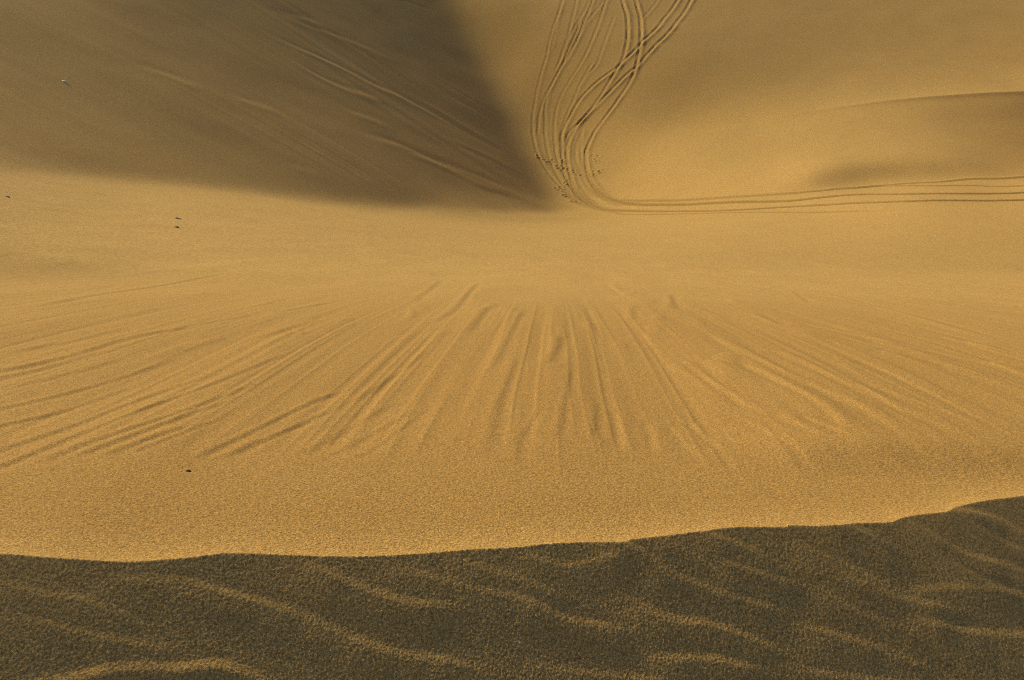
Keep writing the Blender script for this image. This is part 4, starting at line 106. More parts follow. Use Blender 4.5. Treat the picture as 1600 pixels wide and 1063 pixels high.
[-3602,-84,-86,-87,-90,-91,-93,-94,-97,-99,-100,-103,-104,-107,-109,-111,-113,-116,-118,-117,-121,-125,-126,-129,-132,-134,-137,-139,-142,-144,-148,-150,-153,-155,-159,-162,-165,-168,-172,-176,-179,-183,-187,-191,-194,-199,-202,-205,-210,-213,-217,-220,-224,-226,-229,-230,-232,-233,-233,-233,-235,-238,-241,-244,-247,-250,-253,-257,-261,-264,-269,-273,-278,-283,-288,-292,-298,-303,-308,-314,-319,-324,-330,-336,-342,-347,-353,-358,-364,-369,-374,-378,-382,-385,-385,-384,-376,-362,-333,-286,-231,-184,-151,-129,-134,-163,-187,-195,-192,-177,-142,-93,-53,-32,-23,-8,17,33,43,57,75,96,114,127,139,151,156,155,140,120,96,77,65,58,55,55,53,46,41,36,33,28,23,18,12,6],
[-3586,-83,-86,-87,-89,-91,-93,-94,-96,-98,-101,-102,-104,-106,-109,-110,-113,-115,-118,-117,-122,-123,-127,-128,-131,-134,-136,-139,-142,-144,-147,-150,-152,-155,-159,-161,-165,-167,-172,-174,-179,-182,-186,-190,-193,-198,-201,-205,-209,-213,-216,-220,-223,-227,-229,-231,-233,-233,-234,-233,-233,-236,-240,-243,-246,-249,-252,-255,-258,-263,-266,-271,-275,-280,-285,-290,-294,-299,-305,-310,-315,-320,-326,-332,-337,-342,-348,-354,-358,-364,-368,-372,-375,-378,-377,-373,-363,-346,-313,-268,-221,-177,-129,-93,-114,-173,-212,-220,-214,-190,-139,-83,-47,-37,-37,-34,-18,-3,10,27,50,77,99,114,128,138,147,146,137,116,96,78,65,59,57,57,55,48,41,37,31,28,23,17,12,6],
[-3569,-83,-86,-86,-89,-90,-93,-94,-96,-97,-100,-102,-104,-106,-108,-110,-112,-115,-117,-119,-119,-124,-126,-128,-131,-133,-136,-138,-141,-144,-147,-149,-152,-155,-158,-161,-164,-167,-171,-174,-177,-181,-185,-189,-193,-197,-200,-204,-208,-212,-216,-219,-223,-226,-229,-232,-233,-234,-235,-234,-233,-234,-238,-241,-245,-248,-251,-253,-257,-260,-264,-268,-273,-277,-282,-286,-291,-295,-301,-306,-311,-316,-322,-327,-332,-338,-343,-348,-353,-358,-362,-365,-368,-369,-368,-361,-350,-329,-296,-259,-225,-190,-124,-60,-80,-172,-235,-246,-232,-192,-130,-74,-47,-45,-52,-55,-47,-32,-17,4,31,59,82,97,110,123,134,140,133,117,96,80,67,61,57,57,55,50,40,33,31,26,22,17,12,6],
[-3552,-83,-84,-87,-88,-90,-92,-94,-95,-98,-99,-101,-104,-105,-108,-110,-111,-115,-116,-119,-121,-121,-125,-128,-131,-132,-136,-138,-140,-144,-146,-148,-152,-155,-157,-161,-163,-167,-170,-173,-177,-181,-184,-188,-191,-196,-199,-204,-207,-211,-215,-218,-222,-226,-228,-232,-234,-235,-235,-235,-234,-234,-235,-240,-243,-247,-249,-252,-255,-258,-262,-265,-270,-274,-278,-283,-287,-292,-297,-302,-306,-312,-317,-322,-327,-333,-337,-343,-347,-351,-355,-358,-360,-360,-356,-348,-334,-313,-285,-261,-249,-234,-159,-31,-18,-152,-253,-263,-237,-188,-121,-70,-50,-51,-61,-70,-68,-57,-39,-15,15,42,63,78,90,106,122,132,131,118,99,82,70,61,57,56,54,48,36,30,28,25,21,16,12,6],
[-3533,-83,-85,-86,-88,-89,-92,-93,-95,-97,-99,-101,-103,-105,-107,-109,-112,-113,-116,-118,-121,-121,-125,-127,-130,-132,-135,-138,-140,-142,-146,-148,-151,-154,-157,-160,-163,-167,-169,-173,-176,-180,-183,-187,-191,-195,-198,-202,-206,-210,-214,-218,-221,-225,-228,-231,-234,-235,-236,-237,-235,-233,-235,-238,-241,-245,-248,-251,-253,-256,-259,-262,-267,-270,-275,-280,-283,-288,-293,-297,-302,-307,-312,-317,-322,-326,-332,-336,-340,-344,-347,-350,-350,-348,-343,-333,-320,-301,-286,-278,-286,-292,-213,-20,48,-120,-256,-261,-231,-180,-116,-71,-53,-54,-65,-78,-84,-77,-59,-32,-3,25,45,59,73,91,110,124,127,118,102,85,72,62,56,53,50,44,32,26,25,23,20,16,11,5],
[-3515,-82,-84,-86,-87,-89,-91,-93,-95,-96,-99,-100,-103,-104,-107,-109,-111,-113,-115,-118,-120,-122,-123,-127,-129,-132,-134,-137,-139,-143,-144,-148,-151,-153,-156,-160,-162,-166,-169,-173,-175,-179,-183,-186,-190,-194,-197,-201,-205,-209,-213,-216,-220,-224,-227,-231,-233,-236,-237,-237,-236,-235,-234,-236,-240,-243,-247,-249,-252,-253,-257,-259,-264,-267,-272,-275,-279,-284,-288,-293,-297,-302,-306,-311,-316,-320,-325,-329,-333,-336,-339,-339,-340,-335,-329,-320,-310,-302,-298,-304,-321,-334,-264,-43,81,-76,-230,-243,-217,-173,-117,-75,-57,-55,-67,-84,-95,-93,-77,-52,-20,7,28,44,59,79,99,116,122,116,103,87,73,62,54,48,46,38,28,23,23,22,19,15,10,6],
[-3495,-82,-84,-85,-87,-89,-90,-93,-94,-96,-98,-100,-102,-104,-106,-108,-111,-112,-115,-117,-120,-122,-124,-124,-129,-131,-134,-136,-139,-141,-144,-147,-150,-153,-156,-159,-162,-165,-168,-172,-175,-179,-181,-186,-189,-193,-196,-200,-204,-208,-212,-215,-219,-223,-226,-230,-232,-236,-237,-238,-237,-237,-234,-235,-238,-242,-245,-248,-250,-252,-254,-257,-260,-264,-268,-271,-275,-279,-283,-288,-292,-296,-300,-305,-310,-313,-318,-321,-325,-328,-329,-330,-327,-324,-318,-314,-312,-311,-314,-325,-342,-354,-303,-97,77,-25,-184,-216,-199,-166,-122,-84,-65,-62,-72,-87,-100,-103,-93,-70,-40,-11,14,33,50,70,89,105,113,112,102,87,73,61,51,44,40,35,26,22,21,21,18,15,10,5],
[-3475,-81,-84,-84,-87,-88,-91,-91,-94,-96,-97,-100,-101,-104,-105,-108,-110,-112,-114,-117,-119,-121,-124,-124,-128,-130,-133,-136,-138,-141,-143,-146,-149,-153,-155,-158,-161,-164,-168,-171,-175,-178,-181,-185,-188,-192,-196,-199,-203,-206,-211,-214,-218,-222,-225,-228,-232,-235,-237,-238,-239,-238,-236,-235,-236,-240,-244,-246,-249,-250,-252,-255,-257,-260,-264,-268,-270,-275,-278,-282,-286,-291,-294,-298,-303,-306,-310,-314,-316,-319,-320,-320,-318,-315,-314,-315,-318,-320,-325,-336,-352,-359,-322,-154,32,8,-125,-183,-182,-161,-128,-98,-81,-75,-80,-88,-97,-106,-104,-88,-59,-28,2,24,44,62,79,93,101,103,98,86,73,59,49,40,35,32,26,22,21,21,18,14,10,5],
[-3454,-81,-83,-84,-86,-88,-90,-91,-94,-95,-97,-99,-101,-103,-105,-107,-109,-112,-113,-116,-119,-120,-123,-126,-125,-130,-132,-135,-138,-140,-142,-146,-148,-152,-154,-157,-161,-164,-167,-170,-174,-177,-180,-185,-187,-191,-195,-198,-203,-205,-210,-213,-217,-220,-224,-228,-231,-234,-236,-239,-239,-239,-238,-236,-235,-239,-242,-245,-247,-249,-251,-252,-254,-258,-260,-263,-267,-269,-273,-277,-280,-284,-288,-292,-295,-299,-302,-306,-308,-310,-311,-311,-312,-311,-314,-317,-321,-324,-330,-340,-352,-356,-327,-213,-44,18,-60,-146,-171,-158,-136,-114,-99,-91,-87,-85,-90,-102,-110,-102,-77,-44,-11,17,38,54,67,79,86,92,91,85,72,59,47,37,32,28,26,23,23,22,19,14,10,5],
[-3432,-81,-82,-84,-86,-87,-90,-90,-93,-95,-96,-99,-100,-103,-104,-107,-108,-111,-113,-116,-117,-120,-123,-125,-127,-127,-131,-135,-136,-140,-142,-145,-147,-151,-153,-157,-159,-163,-167,-169,-173,-176,-180,-184,-187,-190,-194,-198,-201,-205,-208,-212,-216,-220,-223,-226,-230,-233,-236,-238,-240,-240,-239,-238,-236,-238,-240,-243,-246,-248,-249,-250,-252,-255,-257,-259,-262,-265,-268,-271,-275,-278,-281,-284,-288,-291,-294,-297,-300,-301,-303,-305,-306,-309,-312,-317,-321,-325,-331,-340,-347,-350,-334,-276,-128,18,-2,-115,-164,-157,-144,-129,-117,-106,-94,-82,-79,-91,-108,-108,-92,-60,-26,7,30,45,56,63,72,79,84,81,73,60,46,36,29,26,22,23,26,24,20,15,10,5],
[-3410,-80,-82,-84,-85,-87,-88,-91,-92,-94,-96,-98,-100,-102,-104,-106,-108,-110,-113,-114,-117,-120,-121,-124,-127,-129,-129,-133,-136,-139,-141,-144,-147,-150,-152,-156,-159,-162,-165,-169,-172,-176,-179,-182,-186,-190,-193,-197,-201,-204,-207,-212,-215,-218,-222,-226,-229,-232,-235,-238,-240,-240,-241,-240,-237,-237,-239,-242,-245,-246,-248,-249,-250,-251,-254,-256,-259,-260,-263,-266,-268,-272,-274,-277,-280,-283,-286,-288,-291,-294,-295,-299,-302,-305,-310,-315,-319,-325,-330,-336,-342,-347,-346,-328,-196,4,31,-91,-157,-160,-152,-144,-135,-123,-105,-83,-67,-70,-90,-106,-102,-77,-43,-7,20,36,46,51,60,68,76,78,73,61,47,36,27,22,20,21,26,25,21,15,11,5],
[-3387,-80,-81,-83,-85,-86,-88,-90,-92,-94,-95,-97,-100,-101,-103,-106,-107,-110,-112,-114,-116,-119,-121,-123,-126,-129,-128,-133,-135,-138,-141,-143,-146,-149,-152,-154,-158,-161,-165,-167,-172,-174,-178,-182,-186,-188,-193,-196,-200,-203,-207,-211,-214,-218,-221,-225,-228,-231,-234,-238,-239,-241,-242,-241,-240,-238,-238,-240,-243,-246,-246,-248,-248,-249,-252,-252,-255,-257,-259,-260,-263,-266,-268,-270,-272,-275,-278,-280,-283,-286,-290,-293,-297,-302,-307,-312,-318,-324,-329,-333,-340,-348,-358,-355,-244,-29,39,-67,-152,-165,-163,-161,-154,-141,-122,-92,-60,-39,-53,-91,-109,-94,-61,-23,9,28,37,44,51,61,70,75,71,61,48,35,25,20,17,18,24,25,23,16,10,5],
[-3363,-79,-81,-83,-84,-86,-88,-89,-91,-93,-95,-97,-99,-100,-103,-105,-107,-109,-111,-113,-116,-118,-120,-123,-125,-128,-130,-130,-135,-137,-140,-142,-146,-148,-151,-154,-157,-160,-163,-167,-170,-174,-177,-181,-184,-188,-192,-195,-199,-203,-206,-210,-214,-217,-220,-225,-227,-231,-233,-237,-239,-241,-243,-242,-242,-240,-239,-239,-242,-243,-245,-247,-246,-248,-249,-250,-251,-254,-255,-256,-259,-260,-262,-264,-266,-268,-271,-274,-277,-280,-285,-289,-293,-299,-305,-310,-317,-324,-328,-332,-339,-350,-362,-364,-282,-81,37,-42,-148,-175,-175,-176,-171,-158,-139,-105,-60,-8,-4,-64,-113,-108,-79,-38,-4,19,31,39,47,57,65,71,69,59,46,34,25,19,15,16,20,25,24,16,11,5],
[-3339,-78,-81,-82,-84,-85,-87,-89,-91,-92,-94,-97,-98,-100,-102,-104,-106,-108,-111,-113,-114,-118,-119,-122,-125,-127,-129,-132,-132,-137,-139,-142,-144,-147,-150,-153,-157,-159,-162,-166,-169,-172,-176,-180,-184,-187,-191,-194,-198,-202,-206,-209,-213,-217,-220,-224,-227,-230,-233,-236,-239,-241,-243,-244,-244,-242,-241,-239,-240,-242,-244,-245,-245,-246,-247,-247,-249,-250,-251,-253,-254,-256,-258,-259,-261,-263,-266,-270,-272,-277,-281,-287,-292,-297,-303,-310,-316,-322,-328,-332,-339,-348,-359,-362,-310,-135,19,-32,-147,-183,-187,-186,-182,-170,-150,-118,-63,13,44,-26,-108,-119,-93,-53,-16,8,24,35,44,54,61,65,63,56,44,33,26,19,17,15,19,24,23,17,11,5],
[-3313,-79,-80,-81,-84,-84,-87,-88,-90,-92,-94,-95,-98,-99,-102,-103,-106,-107,-110,-112,-114,-117,-119,-121,-123,-126,-129,-131,-134,-134,-138,-141,-144,-147,-149,-152,-155,-158,-162,-164,-168,-172,-175,-178,-183,-186,-190,-193,-198,-201,-204,-209,-212,-217,-219,-224,-226,-231,-233,-236,-239,-241,-243,-244,-245,-245,-243,-241,-241,-240,-243,-243,-244,-244,-244,-244,-246,-247,-247,-250,-250,-252,-254,-255,-257,-260,-263,-267,-270,-275,-280,-285,-291,-297,-302,-309,-315,-322,-327,-333,-337,-345,-353,-353,-321,-179,-26,-50,-148,-187,-193,-192,-188,-177,-158,-126,-67,21,80,24,-85,-121,-100,-67,-32,-4,15,29,41,49,55,57,56,50,43,35,28,23,19,17,18,22,22,17,10,5],
[-3288,-78,-79,-81,-83,-84,-86,-88,-89,-91,-93,-95,-97,-99,-101,-103,-104,-107,-109,-112,-113,-116,-118,-120,-123,-125,-128,-130,-133,-136,-135,-141,-143,-145,-149,-151,-154,-157,-161,-163,-167,-170,-174,-177,-182,-185,-188,-193,-196,-200,-204,-208,-212,-215,-220,-223,-226,-230,-234,-236,-239,-241,-244,-245,-246,-246,-245,-244,-242,-241,-241,-242,-242,-242,-242,-242,-242,-243,-244,-245,-246,-248,-250,-252,-254,-258,-261,-264,-270,-274,-279,-284,-291,-296,-303,-308,-315,-320,-326,-332,-338,-342,-347,-345,-320,-214,-89,-86,-151,-187,-197,-198,-193,-182,-164,-131,-73,15,98,81,-31,-101,-100,-79,-50,-22,2,22,35,43,46,47,47,46,43,39,33,27,22,19,18,20,20,16,10,5],
[-3261,-78,-79,-80,-82,-84,-85,-87,-89,-91,-92,-95,-96,-98,-100,-102,-104,-106,-109,-110,-113,-115,-117,-119,-122,-125,-127,-129,-132,-135,-137,-138,-142,-145,-147,-151,-153,-156,-159,-163,-165,-169,-173,-176,-180,-183,-188,-191,-196,-199,-203,-207,-210,-215,-219,-222,-226,-230,-234,-236,-240,-242,-245,-246,-247,-247,-246,-246,-244,-242,-241,-241,-241,-240,-240,-239,-239,-239,-240,-240,-243,-244,-246,-248,-252,-255,-259,-264,-268,-273,-279,-284,-290,-296,-302,-307,-314,-318,-325,-329,-336,-340,-342,-339,-320,-248,-152,-126,-163,-190,-203,-205,-200,-187,-168,-134,-80,-1,94,131,55,-46,-92,-90,-71,-43,-13,13,28,35,36,37,38,41,43,42,37,32,25,21,19,20,18,15,8,4],
[-3234,-77,-78,-80,-82,-83,-85,-86,-88,-90,-92,-94,-95,-98,-99,-102,-103,-105,-108,-110,-111,-115,-116,-119,-121,-123,-126,-129,-131,-134,-136,-139,-139,-144,-147,-150,-152,-155,-158,-162,-164,-168,-171,-175,-178,-183,-186,-190,-194,-198,-202,-205,-210,-214,-218,-221,-226,-229,-234,-236,-241,-243,-245,-248,-248,-249,-248,-247,-245,-243,-243,-241,-239,-239,-237,-236,-236,-236,-236,-237,-238,-240,-243,-246,-249,-253,-257,-262,-267,-272,-277,-283,-288,-294,-300,-305,-310,-316,-321,-325,-331,-335,-338,-334,-322,-280,-211,-171,-184,-204,-213,-216,-208,-194,-169,-135,-88,-18,78,161,156,41,-73,-105,-89,-63,-29,2,20,26,27,28,32,37,41,41,37,32,27,24,22,22,18,13,6,3],
[-3207,-76,-78,-79,-81,-82,-85,-85,-88,-89,-91,-93,-95,-97,-99,-100,-103,-104,-107,-109,-111,-114,-115,-118,-120,-123,-125,-128,-130,-133,-135,-138,-141,-141,-146,-148,-152,-154,-157,-161,-163,-166,-170,-174,-177,-181,-184,-189,-192,-197,-200,-205,-208,-213,-217,-220,-225,-229,-233,-236,-240,-244,-247,-249,-250,-252,-251,-248,-246,-243,-243,-241,-240,-237,-236,-233,-233,-232,-233,-234,-235,-237,-240,-244,-246,-251,-255,-259,-265,-269,-275,-279,-285,-291,-295,-300,-306,-311,-315,-319,-324,-329,-330,-331,-326,-306,-261,-222,-216,-226,-229,-229,-221,-202,-173,-136,-92,-29,63,181,236,127,-44,-109,-96,-72,-39,-11,6,14,18,22,26,32,36,36,34,30,28,26,25,25,21,12,6,2],
[-3178,-76,-77,-79,-80,-82,-84,-85,-87,-88,-91,-92,-94,-96,-98,-100,-102,-104,-106,-108,-110,-113,-114,-117,-120,-121,-125,-126,-129,-132,-135,-137,-139,-143,-143,-148,-150,-154,-156,-159,-163,-165,-169,-172,-176,-179,-183,-187,-191,-195,-199,-203,-207,-211,-216,-219,-224,-228,-231,-236,-240,-244,-247,-250,-252,-254,-255,-252,-249,-244,-241,-240,-239,-238,-234,-232,-229,-230,-230,-232,-233,-235,-238,-240,-245,-248,-252,-256,-261,-265,-270,-275,-280,-285,-289,-294,-300,-304,-308,-314,-318,-321,-326,-329,-331,-323,-302,-274,-256,-249,-246,-244,-235,-213,-180,-139,-93,-32,60,191,273,177,-5,-86,-83,-65,-43,-23,-8,1,7,13,19,23,27,29,29,28,27,28,28,29,27,18,8,3],
[-3149,-75,-77,-78,-80,-81,-83,-84,-87,-88,-89,-92,-93,-96,-97,-99,-101,-103,-105,-108,-109,-112,-113,-116,-119,-121,-123,-126,-128,-131,-133,-136,-139,-141,-145,-145,-150,-152,-156,-158,-161,-165,-167,-171,-175,-178,-181,-186,-189,-193,-198,-201,-206,-210,-213,-219,-222,-226,-231,-235,-238,-243,-247,-251,-253,-256,-258,-257,-255,-249,-241,-237,-237,-237,-234,-230,-228,-227,-228,-230,-231,-234,-235,-239,-242,-245,-248,-253,-256,-260,-265,-269,-273,-279,-283,-288,-293,-298,-304,-309,-314,-319,-324,-330,-335,-335,-329,-314,-295,-278,-263,-255,-245,-224,-189,-145,-96,-32,62,193,275,200,42,-46,-58,-50,-39,-28,-18,-11,-5,0,5,11,16,19,23,24,27,29,32,39,45,33,15,4],
[-3119,-75,-76,-77,-80,-80,-82,-84,-86,-87,-89,-91,-93,-94,-97,-98,-100,-103,-104,-106,-109,-111,-112,-116,-117,-120,-122,-125,-127,-130,-132,-135,-138,-140,-143,-147,-147,-152,-154,-158,-160,-164,-167,-170,-173,-177,-180,-184,-188,-192,-196,-199,-204,-208,-212,-217,-220,-225,-229,-234,-237,-242,-246,-250,-254,-257,-259,-261,-261,-257,-249,-239,-232,-233,-232,-230,-227,-225,-226,-228,-230,-232,-234,-237,-239,-242,-246,-248,-252,-256,-259,-264,-269,-273,-279,-284,-290,-296,-301,-308,-313,-319,-324,-330,-335,-339,-339,-334,-323,-306,-286,-269,-254,-232,-199,-156,-104,-36,59,181,263,223,97,1,-29,-32,-30,-27,-24,-22,-19,-15,-11,-6,16,41,38,28,27,30,32,47,58,42,16,5],
[-3089,-74,-75,-77,-79,-80,-81,-84,-84,-87,-88,-90,-92,-94,-96,-97,-100,-101,-104,-105,-108,-110,-112,-114,-116,-119,-122,-123,-126,-129,-131,-134,-137,-139,-142,-145,-148,-150,-153,-157,-159,-163,-166,-169,-172,-176,-180,-182,-187,-190,-195,-198,-202,-206,-210,-215,-219,-223,-227,-232,-236,-241,-244,-249,-253,-256,-260,-263,-265,-264,-260,-249,-235,-227,-227,-228,-226,-224,-224,-227,-228,-231,-233,-235,-237,-240,-243,-246,-250,-253,-257,-262,-267,-272,-278,-283,-290,-295,-301,-306,-313,-317,-323,-327,-332,-336,-338,-338,-334,-324,-309,-291,-270,-245,-213,-170,-117,-47,46,157,243,245,163,66,10,-10,-19,-7,12,1,-19,-24,-22,-16,26,78,67,34,26,26,27,36,42,29,13,4],
[-3058,-73,-75,-76,-78,-80,-80,-83,-84,-86,-88,-89,-91,-93,-95,-96,-99,-101,-102,-105,-107,-109,-111,-113,-116,-117,-121,-122,-125,-128,-130,-133,-135,-138,-141,-144,-147,-149,-152,-156,-158,-162,-165,-168,-171,-175,-178,-182,-185,-189,-193,-197,-200,-205,-208,-213,-217,-221,-226,-230,-234,-238,-243,-247,-251,-256,-259,-263,-265,-267,-267,-261,-247,-229,-221,-224,-226,-224,-223,-225,-227,-230,-231,-234,-237,-239,-242,-245,-250,-253,-258,-262,-268,-273,-278,-283,-289,-295,-300,-305,-310,-315,-320,-324,-328,-332,-335,-336,-335,-332,-324,-311,-292,-267,-234,-191,-135,-64,27,128,214,255,256,214,118,38,5,27,71,44,-4,-19,-20,-13,21,60,54,29,21,18,18,20,19,14,7,2],
[-3027,-72,-74,-76,-77,-79,-80,-82,-83,-85,-87,-89,-90,-92,-94,-96,-98,-99,-102,-104,-106,-108,-110,-112,-115,-117,-119,-121,-124,-127,-129,-132,-134,-137,-139,-143,-145,-148,-151,-155,-157,-160,-164,-166,-170,-174,-177,-180,-184,-188,-191,-195,-199,-203,-207,-210,-215,-219,-224,-227,-232,-236,-241,-245,-249,-253,-257,-261,-264,-267,-268,-267,-257,-241,-224,-222,-225,-227,-224,-224,-226,-229,-232,-233,-236,-240,-242,-246,-250,-254,-259,-263,-268,-273,-278,-282,-288,-293,-298,-303,-308,-312,-317,-321,-325,-329,-332,-334,-336,-335,-332,-325,-313,-294,-265,-223,-163,-86,8,166,333,355,359,372,243,100,38,39,62,39,1,-13,-15,-10,6,21,22,16,13,11,11,10,10,6,4,1],
[-2994,-72,-74,-75,-76,-78,-80,-81,-82,-85,-86,-88,-89,-91,-94,-95,-97,-98,-101,-103,-105,-107,-109,-111,-114,-116,-118,-120,-123,-126,-128,-130,-133,-136,-138,-141,-144,-147,-150,-153,-155,-159,-162,-165,-168,-172,-176,-179,-182,-186,-190,-193,-198,-201,-205,-209,-212,-217,-222,-225,-229,-234,-238,-242,-247,-251,-254,-259,-262,-265,-267,-267,-263,-251,-234,-225,-226,-229,-228,-226,-226,-229,-231,-234,-237,-239,-243,-247,-250,-254,-258,-263,-267,-272,-276,-281,-286,-290,-296,-299,-305,-309,-313,-318,-322,-326,-330,-333,-336,-338,-338,-337,-331,-320,-221,-72,-44,-43,28,259,522,492,383,351,240,115,52,29,21,9,-6,-14,-14,-10,-3,4,7,6,6,6,6,5,4,3,2,0],
[-2962,-71,-73,-74,-76,-77,-79,-80,-82,-84,-85,-87,-89,-90,-92,-94,-96,-98,-100,-102,-104,-106,-108,-111,-112,-115,-117,-119,-122,-124,-127,-129,-132,-135,-137,-140,-142,-146,-148,-152,-154,-156,-160,-164,-167,-170,-174,-177,-181,-185,-188,-191,-196,-199,-204,-207,-211,-215,-219,-223,-227,-231,-236,-240,-244,-248,-252,-256,-259,-263,-266,-266,-265,-258,-244,-232,-228,-231,-231,-230,-228,-229,-232,-235,-237,-239,-243,-246,-250,-253,-257,-262,-265,-269,-274,-277,-283,-286,-292,-295,-301,-251,-182,-208,-270,-294,-307,-314,-319,-323,-324,-322,-316,-295,-86,206,195,74,94,258,448,420,302,235,160,88,42,16,4,-5,-12,-15,-14,-12,-7,-2,-1,1,2,1,2,2,2,1,1,0],
[-2928,-71,-72,-73,-75,-77,-78,-80,-81,-83,-84,-86,-88,-90,-91,-93,-96,-97,-99,-101,-103,-105,-107,-109,-111,-114,-116,-118,-121,-123,-126,-128,-130,-133,-136,-139,-141,-144,-148,-150,-153,-156,-159,-159,-165,-169,-172,-176,-179,-182,-187,-190,-194,-197,-202,-205,-209,-213,-218,-221,-225,-229,-234,-237,-242,-245,-250,-253,-257,-261,-263,-266,-265,-262,-254,-241,-233,-231,-233,-233,-231,-231,-232,-235,-238,-239,-243,-245,-209,-157,-176,-221,-241,-250,-257,-262,-266,-270,-272,-272,-267,-138,33,-18,-159,-218,-246,-262,-270,-273,-272,-265,-246,-200,-13,221,223,126,120,182,248,244,197,148,100,56,25,5,-5,-11,-14,-15,-14,-11,-8,-6,-4,-2,-1,-1,0,0,0,0,0,0],
[-2894,-70,-71,-73,-75,-75,-78,-78,-81,-82,-84,-85,-87,-89,-90,-93,-94,-96,-98,-100,-102,-104,-106,-108,-111,-112,-115,-117,-120,-122,-124,-127,-129,-132,-135,-137,-140,-143,-145,-149,-151,-155,-158,-160,-161,-167,-170,-174,-177,-181,-185,-188,-192,-196,-200,-203,-208,-211,-215,-220,-223,-227,-232,-235,-240,-243,-247,-252,-255,-258,-261,-264,-266,-264,-260,-251,-240,-207,-167,-177,-205,-214,-219,-224,-225,-228,-226,-221,-125,3,-33,-136,-182,-204,-216,-224,-228,-229,-227,-217,-193,-76,60,27,-84,-147,-181,-200,-209,-212,-209,-197,-170,-118,-19,84,110,93,92,115,137,136,114,85,55,30,10,-2,-10,-13,-15,-14,-12,-11,-8,-7,-5,-4,-2,-2,-2,-1,-1,-1,0,0],
[-2859,-70,-70,-73,-73,-75,-77,-78,-79,-82,-82,-85,-86,-88,-90,-91,-93,-95,-98,-99,-100,-103,-106,-107,-109,-111,-114,-116,-118,-121,-123,-126,-128,-130,-134,-136,-138,-142,-144,-147,-150,-153,-156,-159,-163,-161,-169,-172,-175,-179,-183,-186,-191,-194,-198,-202,-205,-210,-213,-216,-219,-222,-226,-229,-232,-235,-238,-241,-243,-245,-247,-249,-248,-246,-247,-242,-228,-150,-52,-72,-140,-168,-182,-190,-194,-191,-185,-165,-77,27,4,-80,-126,-154,-170,-179,-182,-182,-176,-161,-130,-72,-19,-23,-69,-107,-134,-151,-158,-161,-157,-145,-121,-83,-28,24,47,52,54,63,71,70,58,42,25,11,0,-7,-12,-13,-13,-13,-11,-10,-8,-6,-6,-4,-3,-3,-2,-2,-1,-1,-1,-1],
[-2824,-69,-70,-71,-73,-74,-76,-77,-79,-80,-82,-84,-85,-87,-89,-91,-92,-94,-96,-98,-100,-102,-104,-106,-108,-111,-112,-115,-117,-120,-121,-125,-126,-130,-132,-134,-137,-140,-143,-146,-148,-152,-154,-158,-161,-163,-167,-170,-174,-175,-175,-176,-178,-179,-182,-184,-187,-190,-194,-196,-200,-203,-207,-209,-213,-216,-219,-221,-225,-227,-228,-230,-229,-227,-219,-206,-181,-109,-28,-37,-92,-123,-141,-152,-155,-152,-141,-117,-72,-29,-33,-67,-97,-119,-134,-142,-145,-143,-137,-123,-100,-70,-45,-44,-63,-84,-102,-113,-120,-121,-117,-106,-90,-64,-34,-4,12,20,24,28,31,30,23,16,7,0,-7,-10,-12,-12,-12,-11,-9,-9,-7,-6,-5,-5,-3,-3,-3,-2,-1,-2,0,-1],
[-2788,-68,-70,-70,-72,-74,-75,-76,-78,-80,-81,-83,-84,-86,-88,-89,-92,-93,-95,-97,-99,-101,-103,-105,-107,-109,-111,-114,-116,-118,-121,-123,-125,-128,-130,-133,-136,-139,-141,-144,-147,-150,-153,-156,-159,-162,-166,-171,-177,-174,-171,-167,-167,-166,-167,-169,-171,-173,-175,-179,-181,-183,-186,-188,-191,-193,-196,-197,-200,-201,-202,-201,-199,-194,-183,-164,-138,-96,-58,-56,-76,-97,-114,-123,-126,-123,-114,-95,-70,-50,-50,-63,-82,-97,-107,-115,-116,-115,-109,-98,-84,-65,-53,-51,-59,-69,-80,-88,-91,-92,-88,-80,-69,-53,-35,-17,-7,1,3,7,7,8,4,1,-3,-7,-10,-11,-11,-11,-10,-10,-8,-8,-6,-6,-4,-4,-4,-3,-2,-3,-1,-1,-1,-1],
[-2752,-67,-69,-70,-71,-72,-75,-75,-77,-79,-80,-82,-84,-85,-87,-88,-91,-92,-94,-96,-98,-100,-101,-104,-106,-108,-110,-113,-114,-117,-120,-121,-124,-127,-129,-132,-134,-137,-140,-142,-146,-148,-151,-155,-157,-160,-164,-174,-191,-180,-170,-162,-159,-156,-157,-158,-158,-161,-162,-165,-166,-169,-171,-172,-175,-176,-178,-180,-181,-182,-182,-181,-178,-170,-158,-140,-116,-89,-67,-62,-70,-84,-97,-104,-108,-105,-98,-84,-69,-58,-56,-63,-73,-84,-91,-96,-98,-96,-91,-83,-73,-62,-55,-52,-54,-61,-67,-70,-73,-73,-69,-64,-56,-46,-34,-23,-16,-10,-7,-6,-4,-5,-5,-7,-8,-10,-11,-10,-11,-10,-9,-9,-7,-7,-6,-5,-4,-4,-3,-3,-3,-2,-1,-1,-1,-1],
[-2715,-66,-68,-69,-71,-72,-73,-75,-76,-78,-79,-81,-83,-84,-86,-88,-89,-91,-93,-95,-97,-99,-100,-103,-105,-107,-108,-112,-113,-116,-118,-120,-123,-125,-128,-130,-133,-135,-138,-141,-144,-147,-149,-153,-156,-158,-162,-165,-238,-193,-172,-161,-154,-152,-152,-151,-152,-154,-155,-157,-160,-160,-163,-164,-166,-167,-169,-171,-171,-172,-172,-170,-166,-159,-146,-127,-107,-86,-69,-64,-68,-78,-88,-96,-99,-97,-90,-80,-68,-61,-58,-62,-70,-77,-84,-87,-88,-87,-82,-76,-68,-60,-54,-52,-53,-56,-60,-62,-64,-63,-61,-56,-50,-41,-33,-26,-19,-15,-12,-10,-10,-9,-9,-10,-11,-10,-11,-11,-10,-10,-8,-8,-7,-6,-6,-5,-4,-3,-4,-2,-3,-2,-1,-1,-1,-1]]

